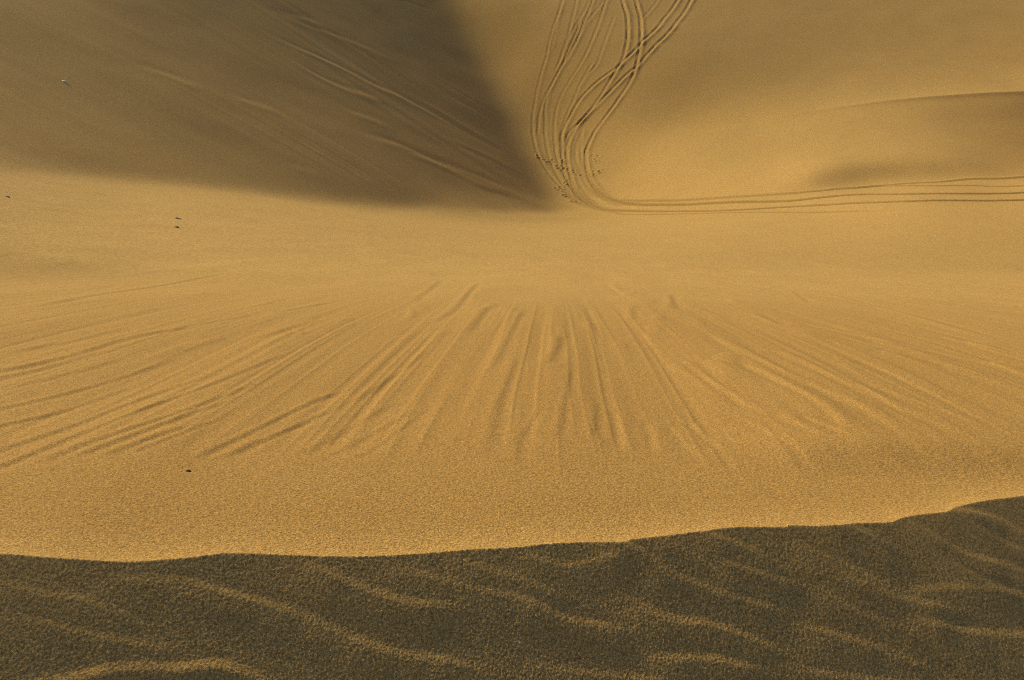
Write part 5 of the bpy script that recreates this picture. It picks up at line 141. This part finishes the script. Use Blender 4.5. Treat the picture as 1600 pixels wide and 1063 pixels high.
SUN_ELEV, SUN_AZ = math.radians(20.0), math.radians(45.0)      # azimuth to the left of +y
SUN = np.array([-math.sin(SUN_AZ)*math.cos(SUN_ELEV), math.cos(SUN_AZ)*math.cos(SUN_ELEV), math.sin(SUN_ELEV)])
CAM_Z, PITCH = 1.2, math.radians(38.0)
FALL = (math.sin(math.radians(2.9)), math.cos(math.radians(2.9)))   # fall line of the slip face
TAN = math.tan(math.radians(32.0))
rng = np.random.default_rng(7)

# ---------------------------------------------------------------- height table -> C2 spline
TAB = np.cumsum(np.array(HEIGHTS, np.int64), axis=1)/1000.0
AZ0, AZS, R0, RS = math.radians(-43.5), math.radians(0.75), 7.0, math.log(1.02)

def prefilter(a):
    for ax in (0, 1):
        n = a.shape[ax]; m = np.zeros((n, n)); i = np.arange(1, n-1)
        m[i, i] = 4/6; m[i, i-1] = 1/6; m[i, i+1] = 1/6; m[0, 0] = 1; m[-1, -1] = 1
        b = np.moveaxis(a, ax, 0)
        a = np.moveaxis(np.linalg.solve(m, b), 0, ax)
    return a

def spline(c, fi, fj):
    n, m = c.shape
    fi = np.clip(fi, 1, n-2.0001); fj = np.clip(fj, 1, m-2.0001)
    i = fi.astype(np.int32); j = fj.astype(np.int32); u = fi-i; v = fj-j
    w = lambda t: ((1-t)**3/6, (3*t**3-6*t**2+4)/6, (-3*t**3+3*t**2+3*t+1)/6, t**3/6)
    wu = w(u); wv = w(v); out = 0
    for a in range(4):
        ia = np.clip(i+a-1, 0, n-1); row = 0
        for b in range(4):
            row = row + wv[b]*c[ia, np.clip(j+b-1, 0, m-1)]
        out = out + wu[a]*row
    return out

COEF = prefilter(TAB)

# ---------------------------------------------------------------- noise
def hash2(i, j, seed):
    h = (i.astype(np.uint32)*np.uint32(374761393) + j.astype(np.uint32)*np.uint32(668265263) + np.uint32(seed*974711+13)) & np.uint32(0xffffffff)
    h = (h ^ (h >> np.uint32(13)))*np.uint32(1274126177)
    h = h ^ (h >> np.uint32(16))
    return h.astype(np.float64)/2147483648.0 - 1.0

def vnoise(x, y, seed):
    xi = np.floor(x); yi = np.floor(y); u = x-xi; v = y-yi
    xi = xi.astype(np.int64); yi = yi.astype(np.int64)
    u = u*u*u*(u*(u*6-15)+10); v = v*v*v*(v*(v*6-15)+10)
    a = hash2(xi, yi, seed); b = hash2(xi+1, yi, seed); c = hash2(xi, yi+1, seed); d = hash2(xi+1, yi+1, seed)
    return (a*(1-u)+b*u)*(1-v) + (c*(1-u)+d*u)*v

def rot(x, y, a):
    c, s = math.cos(a), math.sin(a)
    return c*x-s*y, s*x+c*y

# ---------------------------------------------------------------- polylines
def smooth_line(p, n=8):
    p = np.array(p, float)
    q = np.concatenate([[2*p[0]-p[1]], p, [2*p[-1]-p[-2]]])
    out = []
    for k in range(1, len(q)-2):
        t = np.linspace(0, 1, n, endpoint=False)[:, None]
        a, b, c, d = q[k-1], q[k], q[k+1], q[k+2]
        out.append(.5*((2*b)+(-a+c)*t+(2*a-5*b+4*c-d)*t**2+(-a+3*b-3*c+d)*t**3))
    out.append(q[-2][None])
    return np.concatenate(out)

def line_field(x, y, p, maxd):
    """indices near polyline p, signed distance (+ to its left) and fraction of length"""
    p = np.asarray(p, float)
    lo = p.min(0)-maxd; hi = p.max(0)+maxd
    idx = np.nonzero((x > lo[0]) & (x < hi[0]) & (y > lo[1]) & (y < hi[1]))[0]
    X = x[idx]; Y = y[idx]
    best = np.full(idx.shape, 1e9); sg = np.ones(idx.shape); tt = np.zeros(idx.shape)
    seg = np.hypot(*(p[1:]-p[:-1]).T); cum = np.concatenate([[0], np.cumsum(seg)])
    for k in range(len(p)-1):
        a = p[k]; b = p[k+1]
        m = np.nonzero((X > min(a[0], b[0])-maxd) & (X < max(a[0], b[0])+maxd) & (Y > min(a[1], b[1])-maxd) & (Y < max(a[1], b[1])+maxd))[0]
        if len(m) == 0 or seg[k] < 1e-9:
            continue
        ab = b-a; dx = X[m]-a[0]; dy = Y[m]-a[1]
        t = np.clip((dx*ab[0]+dy*ab[1])/seg[k]**2, 0, 1)
        ex = dx-t*ab[0]; ey = dy-t*ab[1]; d = np.hypot(ex, ey)
        w = d < best[m]; mm = m[w]
        best[mm] = d[w]; sg[mm] = np.sign(ab[0]*dy-ab[1]*dx)[w]; tt[mm] = (cum[k]+t[w]*seg[k])/cum[-1]
    ok = best < maxd
    return idx[ok], (best*sg)[ok], tt[ok], cum[-1]

def inside(x, y, poly):
    p = np.asarray(poly, float); r = np.zeros(x.shape, bool)
    for a, b in zip(p, np.roll(p, -1, 0)):
        if a[1] == b[1]:
            continue
        c = ((a[1] > y) != (b[1] > y)) & (x < (b[0]-a[0])*(y-a[1])/(b[1]-a[1])+a[0])
        r ^= c
    return r

def step(a, b, x):
    t = np.clip((x-a)/(b-a), 0, 1)
    return t*t*(3-2*t)

# ---------------------------------------------------------------- sample points: a fan that is dense ahead
def radii():
    r = [0.02, .12, .22, .32, .42, .5, .56, .6]
    while r[-1] < 600:
        q = r[-1]
        if q < .68: s = .006
        elif q < 2.0: s = .0016*q
        elif q < 3.: s = .0026*q
        elif q < 7: s = .0036*q
        elif q < 36: s = .005*q
        elif q < 95: s = .10
        else: s = .04*q
        r.append(q+s)
    return np.array(r)
RAD = radii()
AZI = np.concatenate([np.arange(-180, -80, 5.), np.arange(-80, -58, 1.), np.arange(-58, 58, .077), np.arange(58, 80, 1.), np.arange(80, 181, 5.)])
AZI = np.radians(AZI); NA, NR = len(AZI), len(RAD)
RR, AA = np.meshgrid(RAD, AZI)
X = (RR*np.sin(AA)).ravel(); Y = (RR*np.cos(AA)).ravel(); R = RR.ravel(); A = AA.ravel()
N = X.size

# ---------------------------------------------------------------- large shapes
S = X*FALL[0]+Y*FALL[1]-0.97                     # distance down the slip face
U = X*FALL[1]-Y*FALL[0]                          # distance across it

def slip_profile(s):
    return -TAN*s-.18*.5*1.2*np.where(s > 0, np.clip(1-s/1.2, 0, 1)**2, 1-2*s/1.2)-.11*.5*5.5*np.where(s > 0, np.clip(1-s/5.5, 0, 1)**2, 1-2*s/5.5)

zs = slip_profile(np.clip(S, -5, 22))
zs -= np.where(S > 22, TAN*(S-22), 0)
zt = spline(COEF, (np.clip(A, AZ0, -AZ0)-AZ0)/AZS, (np.log(np.maximum(R, 7.0))-math.log(R0))/RS)
w = step(7.6, 10.5, R)
slip = zs*(1-w)+zt*w
# beyond the surveyed ground the dunes roll on
far = step(95, 260, R)
slip = slip*(1-far)+far*(-30+7*vnoise(X/70+3.3, Y/70+1.7, 5)+3*vnoise(X/28, Y/28, 9))

# gentle unevenness
und = step(.2, .8, R)*.010*vnoise(U/.45, S/2.2, 21)*step(20, 5, R) \
    + step(8, 25, R)*(.05*vnoise(X/6.1, Y/6.1, 23)+.016*vnoise(X/2.3, Y/2.3, 24))
slip = slip+und

# ---------------------------------------------------------------- avalanche streaks on the slip face
relief = np.zeros(N)
def streak(p, amp, wid, side=1.0, fade=(.12, .18)):
    i, d, t, L = line_field(X, Y, p, wid*5)
    ww = wid*(1+.12*np.sin(t*9+amp*50))
    e = step(0, fade[0], t)*step(1, 1-fade[1], t)
    q = d/ww
    relief[i] += side*amp*e*q*np.exp(-.5*q*q)

for k, (wgt, p) in enumerate(STREAKS):
    pts = smooth_line(p); r = np.hypot(*pts.mean(0))
    wid = (.0068*r if r < 4 else .027+.002*(r-4))*(.8+.1*(k % 5))
    streak(pts, abs(wgt)**.8*.27*wid, wid, np.sign(wgt))
# finer runs between them: noise stretched along the fall line
zone = step(.95, 1.25, S+.12*vnoise(U/.35, S*0, 31))*step(7.5, 2.8, S)*2.1
def ridged(a, b, seed):
    n = vnoise(a, b, seed)
    return .6*(1-2*np.abs(n))+.4*n
wu_ = U+.02*vnoise(U/.3, S/1.6, 32)
run = ridged(wu_/.046, S/2.4, 33)*.0019+ridged(wu_/.085+7.3, S/3.6, 35)*.0022+vnoise(U/.34, S/5.3, 36)*.003
relief += zone*run*(.75+.25*vnoise(U/.8, S/2., 37))
# lobed toes where the runs stopped
for k in range(70):
    s0 = 2.6+5.5*rng.random()**1.3; u0 = (rng.random()-.5)*1.5*(s0+1); L = .25+.5*rng.random(); b = .03+.05*rng.random()*(s0/4)
    m = np.nonzero((np.abs(U-u0) < 3*b) & (S > s0-L*2) & (S < s0+.3))[0]
    uu = (U[m]-u0-.03*np.sin((S[m]-s0)*6+k))/b; edge = s0-.5*b*2*uu**2
    relief[m] += (.003+.004*rng.random())*np.exp(-np.abs(uu)**3)*step(.0, -.06, S[m]-edge)*step(-2*L, -.2*L, S[m]-s0)
# a slack just below the brink on the right
hol = step(.5, 1.1, U)*step(4., 2.4, U)
relief += .045*hol*step(HOLLOW[0], HOLLOW[1], S-.0*U)*step(HOLLOW[1]+3.5, HOLLOW[1]+.3, S)
# faint wind lines lower on the face and on the left
low = step(4.5, 8, S)*step(34, 14, S)
relief += low*(.010*vnoise(U/.5+S/3.4, S/1.2-U/5., 41)+.006*vnoise(U/2.2, S/.5+U/6, 42))

# ---------------------------------------------------------------- streaks on the shaded flank
on_flank = inside(X, Y, FLANK_EDGE) & (R > 20)
fx, fy = rot(X, Y, math.radians(11.0))           # fx runs down the flank's fall line
foot_fade = np.ones(N)
fi, fd, ft, fl = line_field(X, Y, np.array(FLANK_EDGE[:-2]), 5.0)
foot_fade[fi] = step(.8, 5., np.abs(fd))
before = relief.copy()
for wgt, p in FLANK:
    pts = smooth_line(p)
    streak(pts, .056*abs(wgt), .44, -np.sign(wgt), (.3, .3))
relief = before+(relief-before)*foot_fade
relief += foot_fade*on_flank*step(25, 33, R)*(.022*vnoise(fx/18., fy/1.1, 51)+.015*ridged(fx/15., fy/.75, 52))*step(-.5, .5, vnoise(fx/14, fy/6, 53))*(.25+.75*step(-26, -9, X))

# fill added to lift the end of the gully out of the flank's shadow
gi, gd, gt, gl = line_field(X, Y, np.array(FLANK_EDGE[8:13]), 9.0)
relief[gi] += .28*np.exp(-(gd/2.5)**2)*step(0, .45, gt)
# ---------------------------------------------------------------- crest line of the far dune
i, d, t, L = line_field(X, Y, smooth_line(RIDGE), 2.5)
relief[i] += .24*np.exp(-np.sqrt(d*d+.04)/.75)*step(.25, .7, t)*np.where(d > 0, 1, np.exp(-np.abs(d)/.8))

# ---------------------------------------------------------------- vehicle tracks and footprints
# cross-section of a wheel rut on a side slope: steep inner wall, long outer wall, low berm
RUT_D = np.arange(-.6, .601, .01)
RUT_H = np.interp(RUT_D, [-.46, -.26, -.15, .17, .28, .48], [0, .018, -.052, .056, .02, 0])
kern = np.hanning(9); RUT_H = np.convolve(RUT_H, kern/kern.sum(), mode='same')
rut_shade = np.zeros(N); track_id = np.full(N, -1); track_d = np.full(N, 9.)
for k, (kind, wgt, ruts) in enumerate(TRACKS):
    for p in ruts:
        pts = smooth_line(p)
        pts = pts+.03*np.stack([vnoise(np.arange(len(pts))/3.3, np.zeros(len(pts)), 60+k), vnoise(np.arange(len(pts))/2.9, np.zeros(len(pts)), 80+k)], 1)
        i, d, t, L = line_field(X, Y, pts, 1.5)
        hw = .14 if kind != 'old' else .13
        e = step(0, .05, t)*step(1, .95, t)
        wob = 1+.35*vnoise(t*L/.55, t*0+k, 70+k)
        a = np.abs(d)
        run_out = step(2.2, 5.0, X[i])*step(67, 60, R[i])          # where the ruts swing along the bank
        prof = np.interp(d*(1 if kind != 'old' else 1.15), RUT_D, RUT_H)
        relief[i] += 1.3*wgt*e*(wob+(1-wob)*run_out)*prof
        # shade of the rut wall, painted as a dark line along the groove
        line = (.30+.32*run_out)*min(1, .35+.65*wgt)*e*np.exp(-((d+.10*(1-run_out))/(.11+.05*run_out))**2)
        rut_shade[i] = np.maximum(rut_shade[i], line)
        closer = (a < .42) & (a < track_d[i])
        track_id[i[closer]] = k; track_d[i[closer]] = a[closer]

foot_id = np.full(N, -1)
for k, pts in enumerate(FEET):
    for q, (px, py) in enumerate(pts):
        m = np.nonzero((np.abs(X-px) < 1.2) & (np.abs(Y-py) < 1.2))[0]
        for s in range(2 if q % 3 == 1 else 1):
            ox, oy = px+s*.3*math.cos(q*1.7), py+s*.35
            dx, dy = rot(X[m]-ox, Y[m]-oy, .5+q*.7)
            rr = np.sqrt((dx/.085)**2+(dy/.15)**2)
            relief[m] += (-.07 if k < 2 else -.045)*np.exp(-rr**2.4)+.03*np.exp(-((rr-1.75)/.5)**2)
            foot_id[m[rr < 2.1]] = k

# ---------------------------------------------------------------- wind ripples on the near side of the crest
SIN, COS = math.sin(SUN_AZ), math.cos(SUN_AZ)
along, perp = -SIN*X+COS*Y, COS*X+SIN*Y          # towards the sun, and across it
cp = smooth_line(CREST, 10)
ca, cq = -SIN*cp[:, 0]+COS*cp[:, 1], COS*cp[:, 0]+SIN*cp[:, 1]
o = np.argsort(cq); ca, cq, cx, cy = ca[o], cq[o], cp[o, 0], cp[o, 1]
def grid_lookup(f, px, py):
    a = np.clip(np.searchsorted(AZI, np.arctan2(px, py)), 1, NA-1); b = np.clip(np.searchsorted(RAD, np.hypot(px, py)), 1, NR-1)
    return f[a*NR+b]
chz = slip_profile(cx*FALL[0]+cy*FALL[1]-.97)+grid_lookup(und, cx, cy)+.018
a_c, z_c = np.interp(perp, cq, ca), np.interp(perp, cq, chz)
near = z_c-NEAR_SLOPE*(a_c-along)
ripple = np.zeros(N)
def add_ripple(p, amp, wid, tail):
    i, d, t, L = line_field(X, Y, p, .16)
    e = step(0, .3, t)*step(1, .68, t)*(.8+.2*vnoise(t*L/.05, t*0+amp*900, 64))
    # a small step: the lee drops towards the sun over wid, the back tapers away on the near side
    ripple[i] += amp*e*step(wid, -wid, d)*step(-tail, -wid, d)
for wgt, p in RIPPLES:
    add_ripple(smooth_line(p), .0060*wgt**.8, .0105+.0035*wgt, .12 if wgt < 1.25 else .06)
rx, ry = rot(X, Y, -RIPPLE_ANGLE)                 # rx runs along the ripples
soft = step(.0, .10, a_c-along)
ripple += soft*(.0008*ridged(rx/.5+.4*vnoise(rx/.3, ry/.2, 65), ry/.085, 61)+.0007*vnoise(rx/.5, ry/.16, 62))
near = near+ripple
brink = Y-np.interp(X, cx, cy)
relief += .018*np.exp(-np.clip(brink, -.02, 9)/.055)*step(3, 2, R)       # the lip falls away a little steeper
windward = near < slip+relief
z = np.where(windward, near, slip+relief)
# behind the photographer the windward side eases out
back = step(-.5, -14, Y)
z = z*(1-back)+back*(-4.0+1.5*vnoise(X/20, Y/20, 71))

# ---------------------------------------------------------------- grains
gx, gy = rot(X, Y, .4)
for size, amp, lit_amp, r_in, r_out, seed in ((.0024, .0008, .0013, 0, 2.3, 81), (.0045, .00012, .0004, 0, 3.2, 82), (.0075, .0, .0006, 1.9, 5.0, 83), (.015, 0, .0008, 3.4, 9, 84)):
    gw = step(r_out, r_out*.6, R)*(step(r_in*.8, r_in*1.25, R) if r_in else 1)
    m = np.nonzero(gw > 0)[0]
    z[m] += gw[m]*np.where(windward[m], amp, lit_amp)*vnoise(gx[m]/size, gy[m]/size, seed)

# ---------------------------------------------------------------- ground pieces (one continuous surface, cut along its dunes)
piece = np.full(N, 1)                                    # slip face
piece[windward | (Y < .4)] = 0
farz = R > 15
piece[farz & inside(X, Y, FLANK_EDGE)] = 2
valley = farz & inside(X, Y, VALLEY_EDGE)
cres = farz & inside(X, Y, CRESCENT_EDGE)
edge_r = np.hypot(np.array(FLANK_EDGE)[:, 0], np.array(FLANK_EDGE)[:, 1])
beyond = farz & (R > 95)
piece[beyond] = 5
upper = farz & (piece == 1) & ~valley & ~cres
# far dune: everything right of the valley head and behind the crescent crest
rp = np.array(RIDGE); ridge_az = np.arctan2(rp[:, 0], rp[:, 1]); ridge_r = np.hypot(rp[:, 0], rp[:, 1]); o = np.argsort(ridge_az)
beh = R > np.interp(A, ridge_az[o], ridge_r[o])
piece[upper & beh & (A > ridge_az.min()-.03)] = 5
piece[upper & (A < -.5) & (R > 60)] = 2
piece[cres] = 4
piece[valley] = 3
for k in range(len(TRACKS)):
    piece[(track_id == k) & farz & (R < 95)] = 10+k
for k in range(len(FEET)):
    piece[foot_id == k] = 30+k

# ---------------------------------------------------------------- sand
def sand_material():
    m = bpy.data.materials.new('sand'); m.use_nodes = True
    nt = m.node_tree; nd = nt.nodes; ln = nt.links
    b = nd['Principled BSDF']; b.inputs['Roughness'].default_value = 1.0; b.inputs['Specular IOR Level'].default_value = .08
    tc = nd.new('ShaderNodeTexCoord')
    def noise(scale, detail, rough, dist=0):
        n = nd.new('ShaderNodeTexNoise'); n.inputs['Scale'].default_value = scale; n.inputs['Detail'].default_value = detail
        n.inputs['Roughness'].default_value = rough; n.inputs['Distortion'].default_value = dist
        ln.new(tc.outputs['Object'], n.inputs['Vector']); return n
    patch = noise(.35, 3.0, .55, .6)
    levels = [noise(560.0, 1.0, .5), noise(170.0, 1.0, .5), noise(48.0, 1.0, .5), noise(15.0, 1.0, .5)]
    def ramp(src, stops):
        r = nd.new('ShaderNodeValToRGB'); r.color_ramp.interpolation = 'LINEAR'
        els = r.color_ramp.elements
        while len(els) < len(stops): els.new(.5)
        for e, (p, c) in zip(els, stops): e.position = p; e.color = (*c, 1)
        ln.new(src, r.inputs['Fac']); return r
    def mul(a, b_, fac=1.0):
        x = nd.new('ShaderNodeMix'); x.data_type = 'RGBA'; x.blend_type = 'MULTIPLY'; x.inputs[0].default_value = fac
        ln.new(a, x.inputs[6]); ln.new(b_, x.inputs[7]); return x.outputs[2]
    base = ramp(patch.outputs['Fac'], [(.3, (.462, .281, .100)), (.7, (.475, .297, .108))])
    # speckle of dark and pale grains at several sizes; the larger mottles only show out on the far slopes
    c = base.outputs['Color']
    at_far = nd.new('ShaderNodeAttribute'); at_far.attribute_name = 'mottle'
    for k, (n, amp) in enumerate(zip(levels, (.50, .34, .20, .16))):
        stops = [(.30, (1-amp, 1-amp*1.02, 1-amp*1.08)), (.5, (1, 1, 1)), (.70, (1+amp, 1+amp*1.02, 1+amp*1.1))]
        if k == 0: stops.append((.78, (2.3, 2.5, 3.1)))
        s = ramp(n.outputs['Fac'], stops).outputs['Color']
        if k < 2:
            c = mul(c, s)
        else:
            mx = nd.new('ShaderNodeMix'); mx.data_type = 'RGBA'; mx.blend_type = 'MULTIPLY'
            ln.new(at_far.outputs['Fac'], mx.inputs[0]); ln.new(c, mx.inputs[6]); ln.new(s, mx.inputs[7]); c = mx.outputs[2]
    fine = levels[0]
    # the wind leaves darker, coarser grains along the brink
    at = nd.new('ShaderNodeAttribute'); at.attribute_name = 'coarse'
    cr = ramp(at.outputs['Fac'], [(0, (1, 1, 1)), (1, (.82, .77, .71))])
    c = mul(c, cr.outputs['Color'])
    ap = nd.new('ShaderNodeAttribute'); ap.attribute_name = 'rut_shade'
    pr = ramp(ap.outputs['Fac'], [(0, (1, 1, 1)), (1, (.42, .40, .36))])  # painted shade in the ruts darkens the sand colour
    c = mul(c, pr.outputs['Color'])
    ln.new(c, b.inputs['Base Color'])
    bump = nd.new('ShaderNodeBump'); bump.inputs['Strength'].default_value = .35; bump.inputs['Distance'].default_value = .002
    ln.new(fine.outputs['Fac'], bump.inputs['Height']); ln.new(bump.outputs['Normal'], b.inputs['Normal'])
    return m
SAND = sand_material()

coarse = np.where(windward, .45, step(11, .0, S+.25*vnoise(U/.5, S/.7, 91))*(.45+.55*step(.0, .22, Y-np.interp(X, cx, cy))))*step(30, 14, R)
mottle = step(4, 16, R)
verts = np.stack([X, Y, z], 1).astype(np.float32)
ia, ir = np.meshgrid(np.arange(NA-1), np.arange(NR-1), indexing='ij')
v0 = (ia*NR+ir).ravel()
quads = np.stack([v0, v0+1, v0+NR+1, v0+NR], 1).astype(np.int32)   # radial first, then clockwise: flip below
quads = quads[:, ::-1]
fpiece = piece[v0]

def mesh_object(name, vs, faces, mat):
    me = bpy.data.meshes.new(name)
    k = faces.shape[1]
    me.vertices.add(len(vs)); me.vertices.foreach_set('co', np.ascontiguousarray(vs, np.float32).ravel())
    me.loops.add(faces.size); me.loops.foreach_set('vertex_index', np.ascontiguousarray(faces, np.int32).ravel())
    me.polygons.add(len(faces)); me.polygons.foreach_set('loop_start', np.arange(0, faces.size, k, dtype=np.int32))
    me.polygons.foreach_set('use_smooth', np.ones(len(faces), bool))
    me.update(calc_edges=True)
    me.materials.append(mat)
    o = bpy.data.objects.new(name, me); bpy.context.scene.collection.objects.link(o)
    return o

def cut(name, sel, label, category, group=None):
    f = quads[sel]
    if len(f) == 0: return None
    used = np.zeros(N, bool); used[f.ravel()] = True
    new = np.cumsum(used)-1
    o = mesh_object(name, verts[used], new[f], SAND)
    o.data.attributes.new('rut_shade', 'FLOAT', 'POINT').data.foreach_set('value', np.ascontiguousarray(rut_shade[used], np.float32))
    o.data.attributes.new('mottle', 'FLOAT', 'POINT').data.foreach_set('value', np.ascontiguousarray(mottle[used], np.float32))
    o.data.attributes.new('coarse', 'FLOAT', 'POINT').data.foreach_set('value', np.ascontiguousarray(coarse[used], np.float32))
    o['kind'] = 'structure'; o['label'] = label; o['category'] = category
    if group: o['group'] = group
    return o

cut('windward_slope', fpiece == 0, 'dark shaded near side of the crest with oblique wind ripples and coarse grains', 'sand dune', 'sand dunes')
cut('slip_face', fpiece == 1, 'bright steep sand face fanned with avalanche streaks just beyond the dark crest', 'sand dune', 'sand dunes')
cut('dune_flank', fpiece == 2, 'shadowed olive dune side with slanting streaks left of the track bend', 'sand dune', 'sand dunes')
cut('valley_floor', fpiece == 3, 'low sand valley floor between the dunes where the tracks bend', 'ground')
cut('crescent_dune', fpiece == 4, 'low golden dune with a thin bright curved crest and a grey patch', 'sand dune', 'sand dunes')
cut('far_dune', fpiece == 5, 'brown distant dune slope rising behind the bright curved crest', 'sand dune', 'sand dunes')
TRACK_LABELS = ['fresh pair of deep ruts curving down from the top edge and away right',
    'fresh pair of ruts slanting in from the upper right and crossing another pair',
    'faded wide track along the dark dune foot, outermost of the old ones',
    'faded old track ending between the outer old track and the fresh ruts',
    'faint old ruts with a broken ridge beside the outermost track',
    'faint thin old lines climbing to the top edge among the faded tracks',
    'short shallow inner ruts hugging the inside of the bend',
    'thin straight ruts running right along the lit foot of the grey patch']
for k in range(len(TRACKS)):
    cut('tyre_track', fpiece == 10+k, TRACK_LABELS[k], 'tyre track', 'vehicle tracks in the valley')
FOOT_LABELS = ['upper row of dark footprints stepping across the old tracks from the shaded dune',
    'footprints going down beside the fresh ruts at the dark dune foot',
    'sparse small footprints crossing the bend towards the golden bank']
for k in range(len(FEET)):
    cut('footprint_trail', fpiece == 30+k, FOOT_LABELS[k], 'footprints', 'footprint trails in the valley')

# ---------------------------------------------------------------- stones and sticks lying on the sand
def stone_material(name, col):
    m = bpy.data.materials.new(name); m.use_nodes = True
    nt = m.node_tree; b = nt.nodes['Principled BSDF']; b.inputs['Roughness'].default_value = .85
    n = nt.nodes.new('ShaderNodeTexNoise'); n.inputs['Scale'].default_value = 9.0; n.inputs['Detail'].default_value = 5
    r = nt.nodes.new('ShaderNodeValToRGB')
    r.color_ramp.elements[0].color = (*[c*.6 for c in col], 1); r.color_ramp.elements[1].color = (*[min(1, c*1.25) for c in col], 1)
    nt.links.new(n.outputs['Fac'], r.inputs['Fac']); nt.links.new(r.outputs['Color'], b.inputs['Base Color'])
    return m
DARK = stone_material('dark_stone', (.15, .1, .055)); BROWN = stone_material('brown_wood', (.12, .07, .035)); PALE = stone_material('pale_stone', (.9, .86, .76))

def stone(name, loc, size, turn, mat, label, category, seed):
    import bmesh
    bm = bmesh.new(); bmesh.ops.create_icosphere(bm, subdivisions=3, radius=1.0)
    r = np.random.default_rng(seed); ph = r.random(9)*6.28
    for v in bm.verts:
        c = v.co.copy()
        k = 1+.16*math.sin(2.1*c.x+ph[0])*math.sin(2.6*c.y+ph[1])+.12*math.sin(3.7*c.z+ph[2]+c.x*2)+.06*math.sin(7*c.y+ph[3]+3*c.x)
        if abs(c.z) > .5: k *= .93
        v.co = c*k
    me = bpy.data.meshes.new(name); bm.to_mesh(me); bm.free()
    for p in me.polygons: p.use_smooth = True
    me.materials.append(mat)
    o = bpy.data.objects.new(name, me); bpy.context.scene.collection.objects.link(o)
    zz = grid_lookup(z, np.array([loc[0]]), np.array([loc[1]]))[0]
    o.location = (loc[0], loc[1], zz+size[2]*.45); o.scale = size; o.rotation_euler = (.15, -.1, turn)
    o['label'] = label; o['category'] = category
    return o
P_ = STONES
stone('pebble', P_[0], (.0065, .0045, .004), .4, DARK, 'tiny black pebble on the coarse sand near the streak ends, lower left', 'pebble', 1)
stone('driftwood_stick', P_[1], (.13, .035, .035), -.62, BROWN, 'short dark stick lying on the slip face just above a dark stone', 'stick', 2)
stone('stone', P_[2], (.06, .045, .035), -.4, DARK, 'small dark stone just below a short stick on the slip face', 'stone', 3)
stone('stone', P_[3], (.06, .03, .025), -.2, BROWN, 'small brown stone at the left edge below the shadow line', 'stone', 4)
stone('stone', P_[4], (.03, .02, .02), -.2, BROWN, 'tiny brown stone close under the shadow line, up from the stick', 'stone', 5)
stone('pale_stone', P_[5], (.035, .03, .03), .3, PALE, 'tiny white stone on the sunlit slip face at the left', 'stone', 6)
stone('pale_stone', P_[6], (.022, .02, .02), .9, PALE, 'tiny white stone right of the stick on the sunlit slip face', 'stone', 7)
stone('pale_stone', P_[7], (.10, .085, .045), .2, PALE, 'small bright white stone alone on the shadowed dune side', 'stone', 8)

# ---------------------------------------------------------------- light
sc = bpy.context.scene
world = bpy.data.worlds.new('World'); sc.world = world; world.use_nodes = True
nt = world.node_tree
sky = nt.nodes.new('ShaderNodeTexSky'); sky.sky_type = 'NISHITA'; sky.sun_disc = False
sky.sun_elevation = SUN_ELEV; sky.sun_rotation = -SUN_AZ; sky.dust_density = 2.5; sky.air_density = 1.0
nt.nodes['Background'].inputs['Strength'].default_value = .10
nt.links.new(sky.outputs['Color'], nt.nodes['Background'].inputs['Color'])
ld = bpy.data.lights.new('sun', 'SUN'); ld.energy = 3.75; ld.angle = math.radians(.8); ld.color = (1.0, .89, .50)
lo = bpy.data.objects.new('sun', ld); sc.collection.objects.link(lo)
from mathutils import Vector
lo.rotation_euler = Vector((-SUN[0], -SUN[1], -SUN[2])).to_track_quat('-Z', 'Y').to_euler()
lo.location = (-30, 30, 40)

cd = bpy.data.cameras.new('camera'); cam = bpy.data.objects.new('camera', cd); sc.collection.objects.link(cam)
cam.location = (0, 0, CAM_Z); cam.rotation_euler = (math.pi/2-PITCH, 0, 0)
cd.sensor_width = 36.0; cd.lens = 1400/1600*36.0; cd.clip_start = .05; cd.clip_end = 3000
sc.camera = cam
sc.view_settings.view_transform = 'Standard'; sc.view_settings.look = 'None'
sc.cycles.use_denoising = False
sc.cycles.filter_width = 1.0
sc.view_settings.exposure = 0.0; sc.view_settings.gamma = 1.0
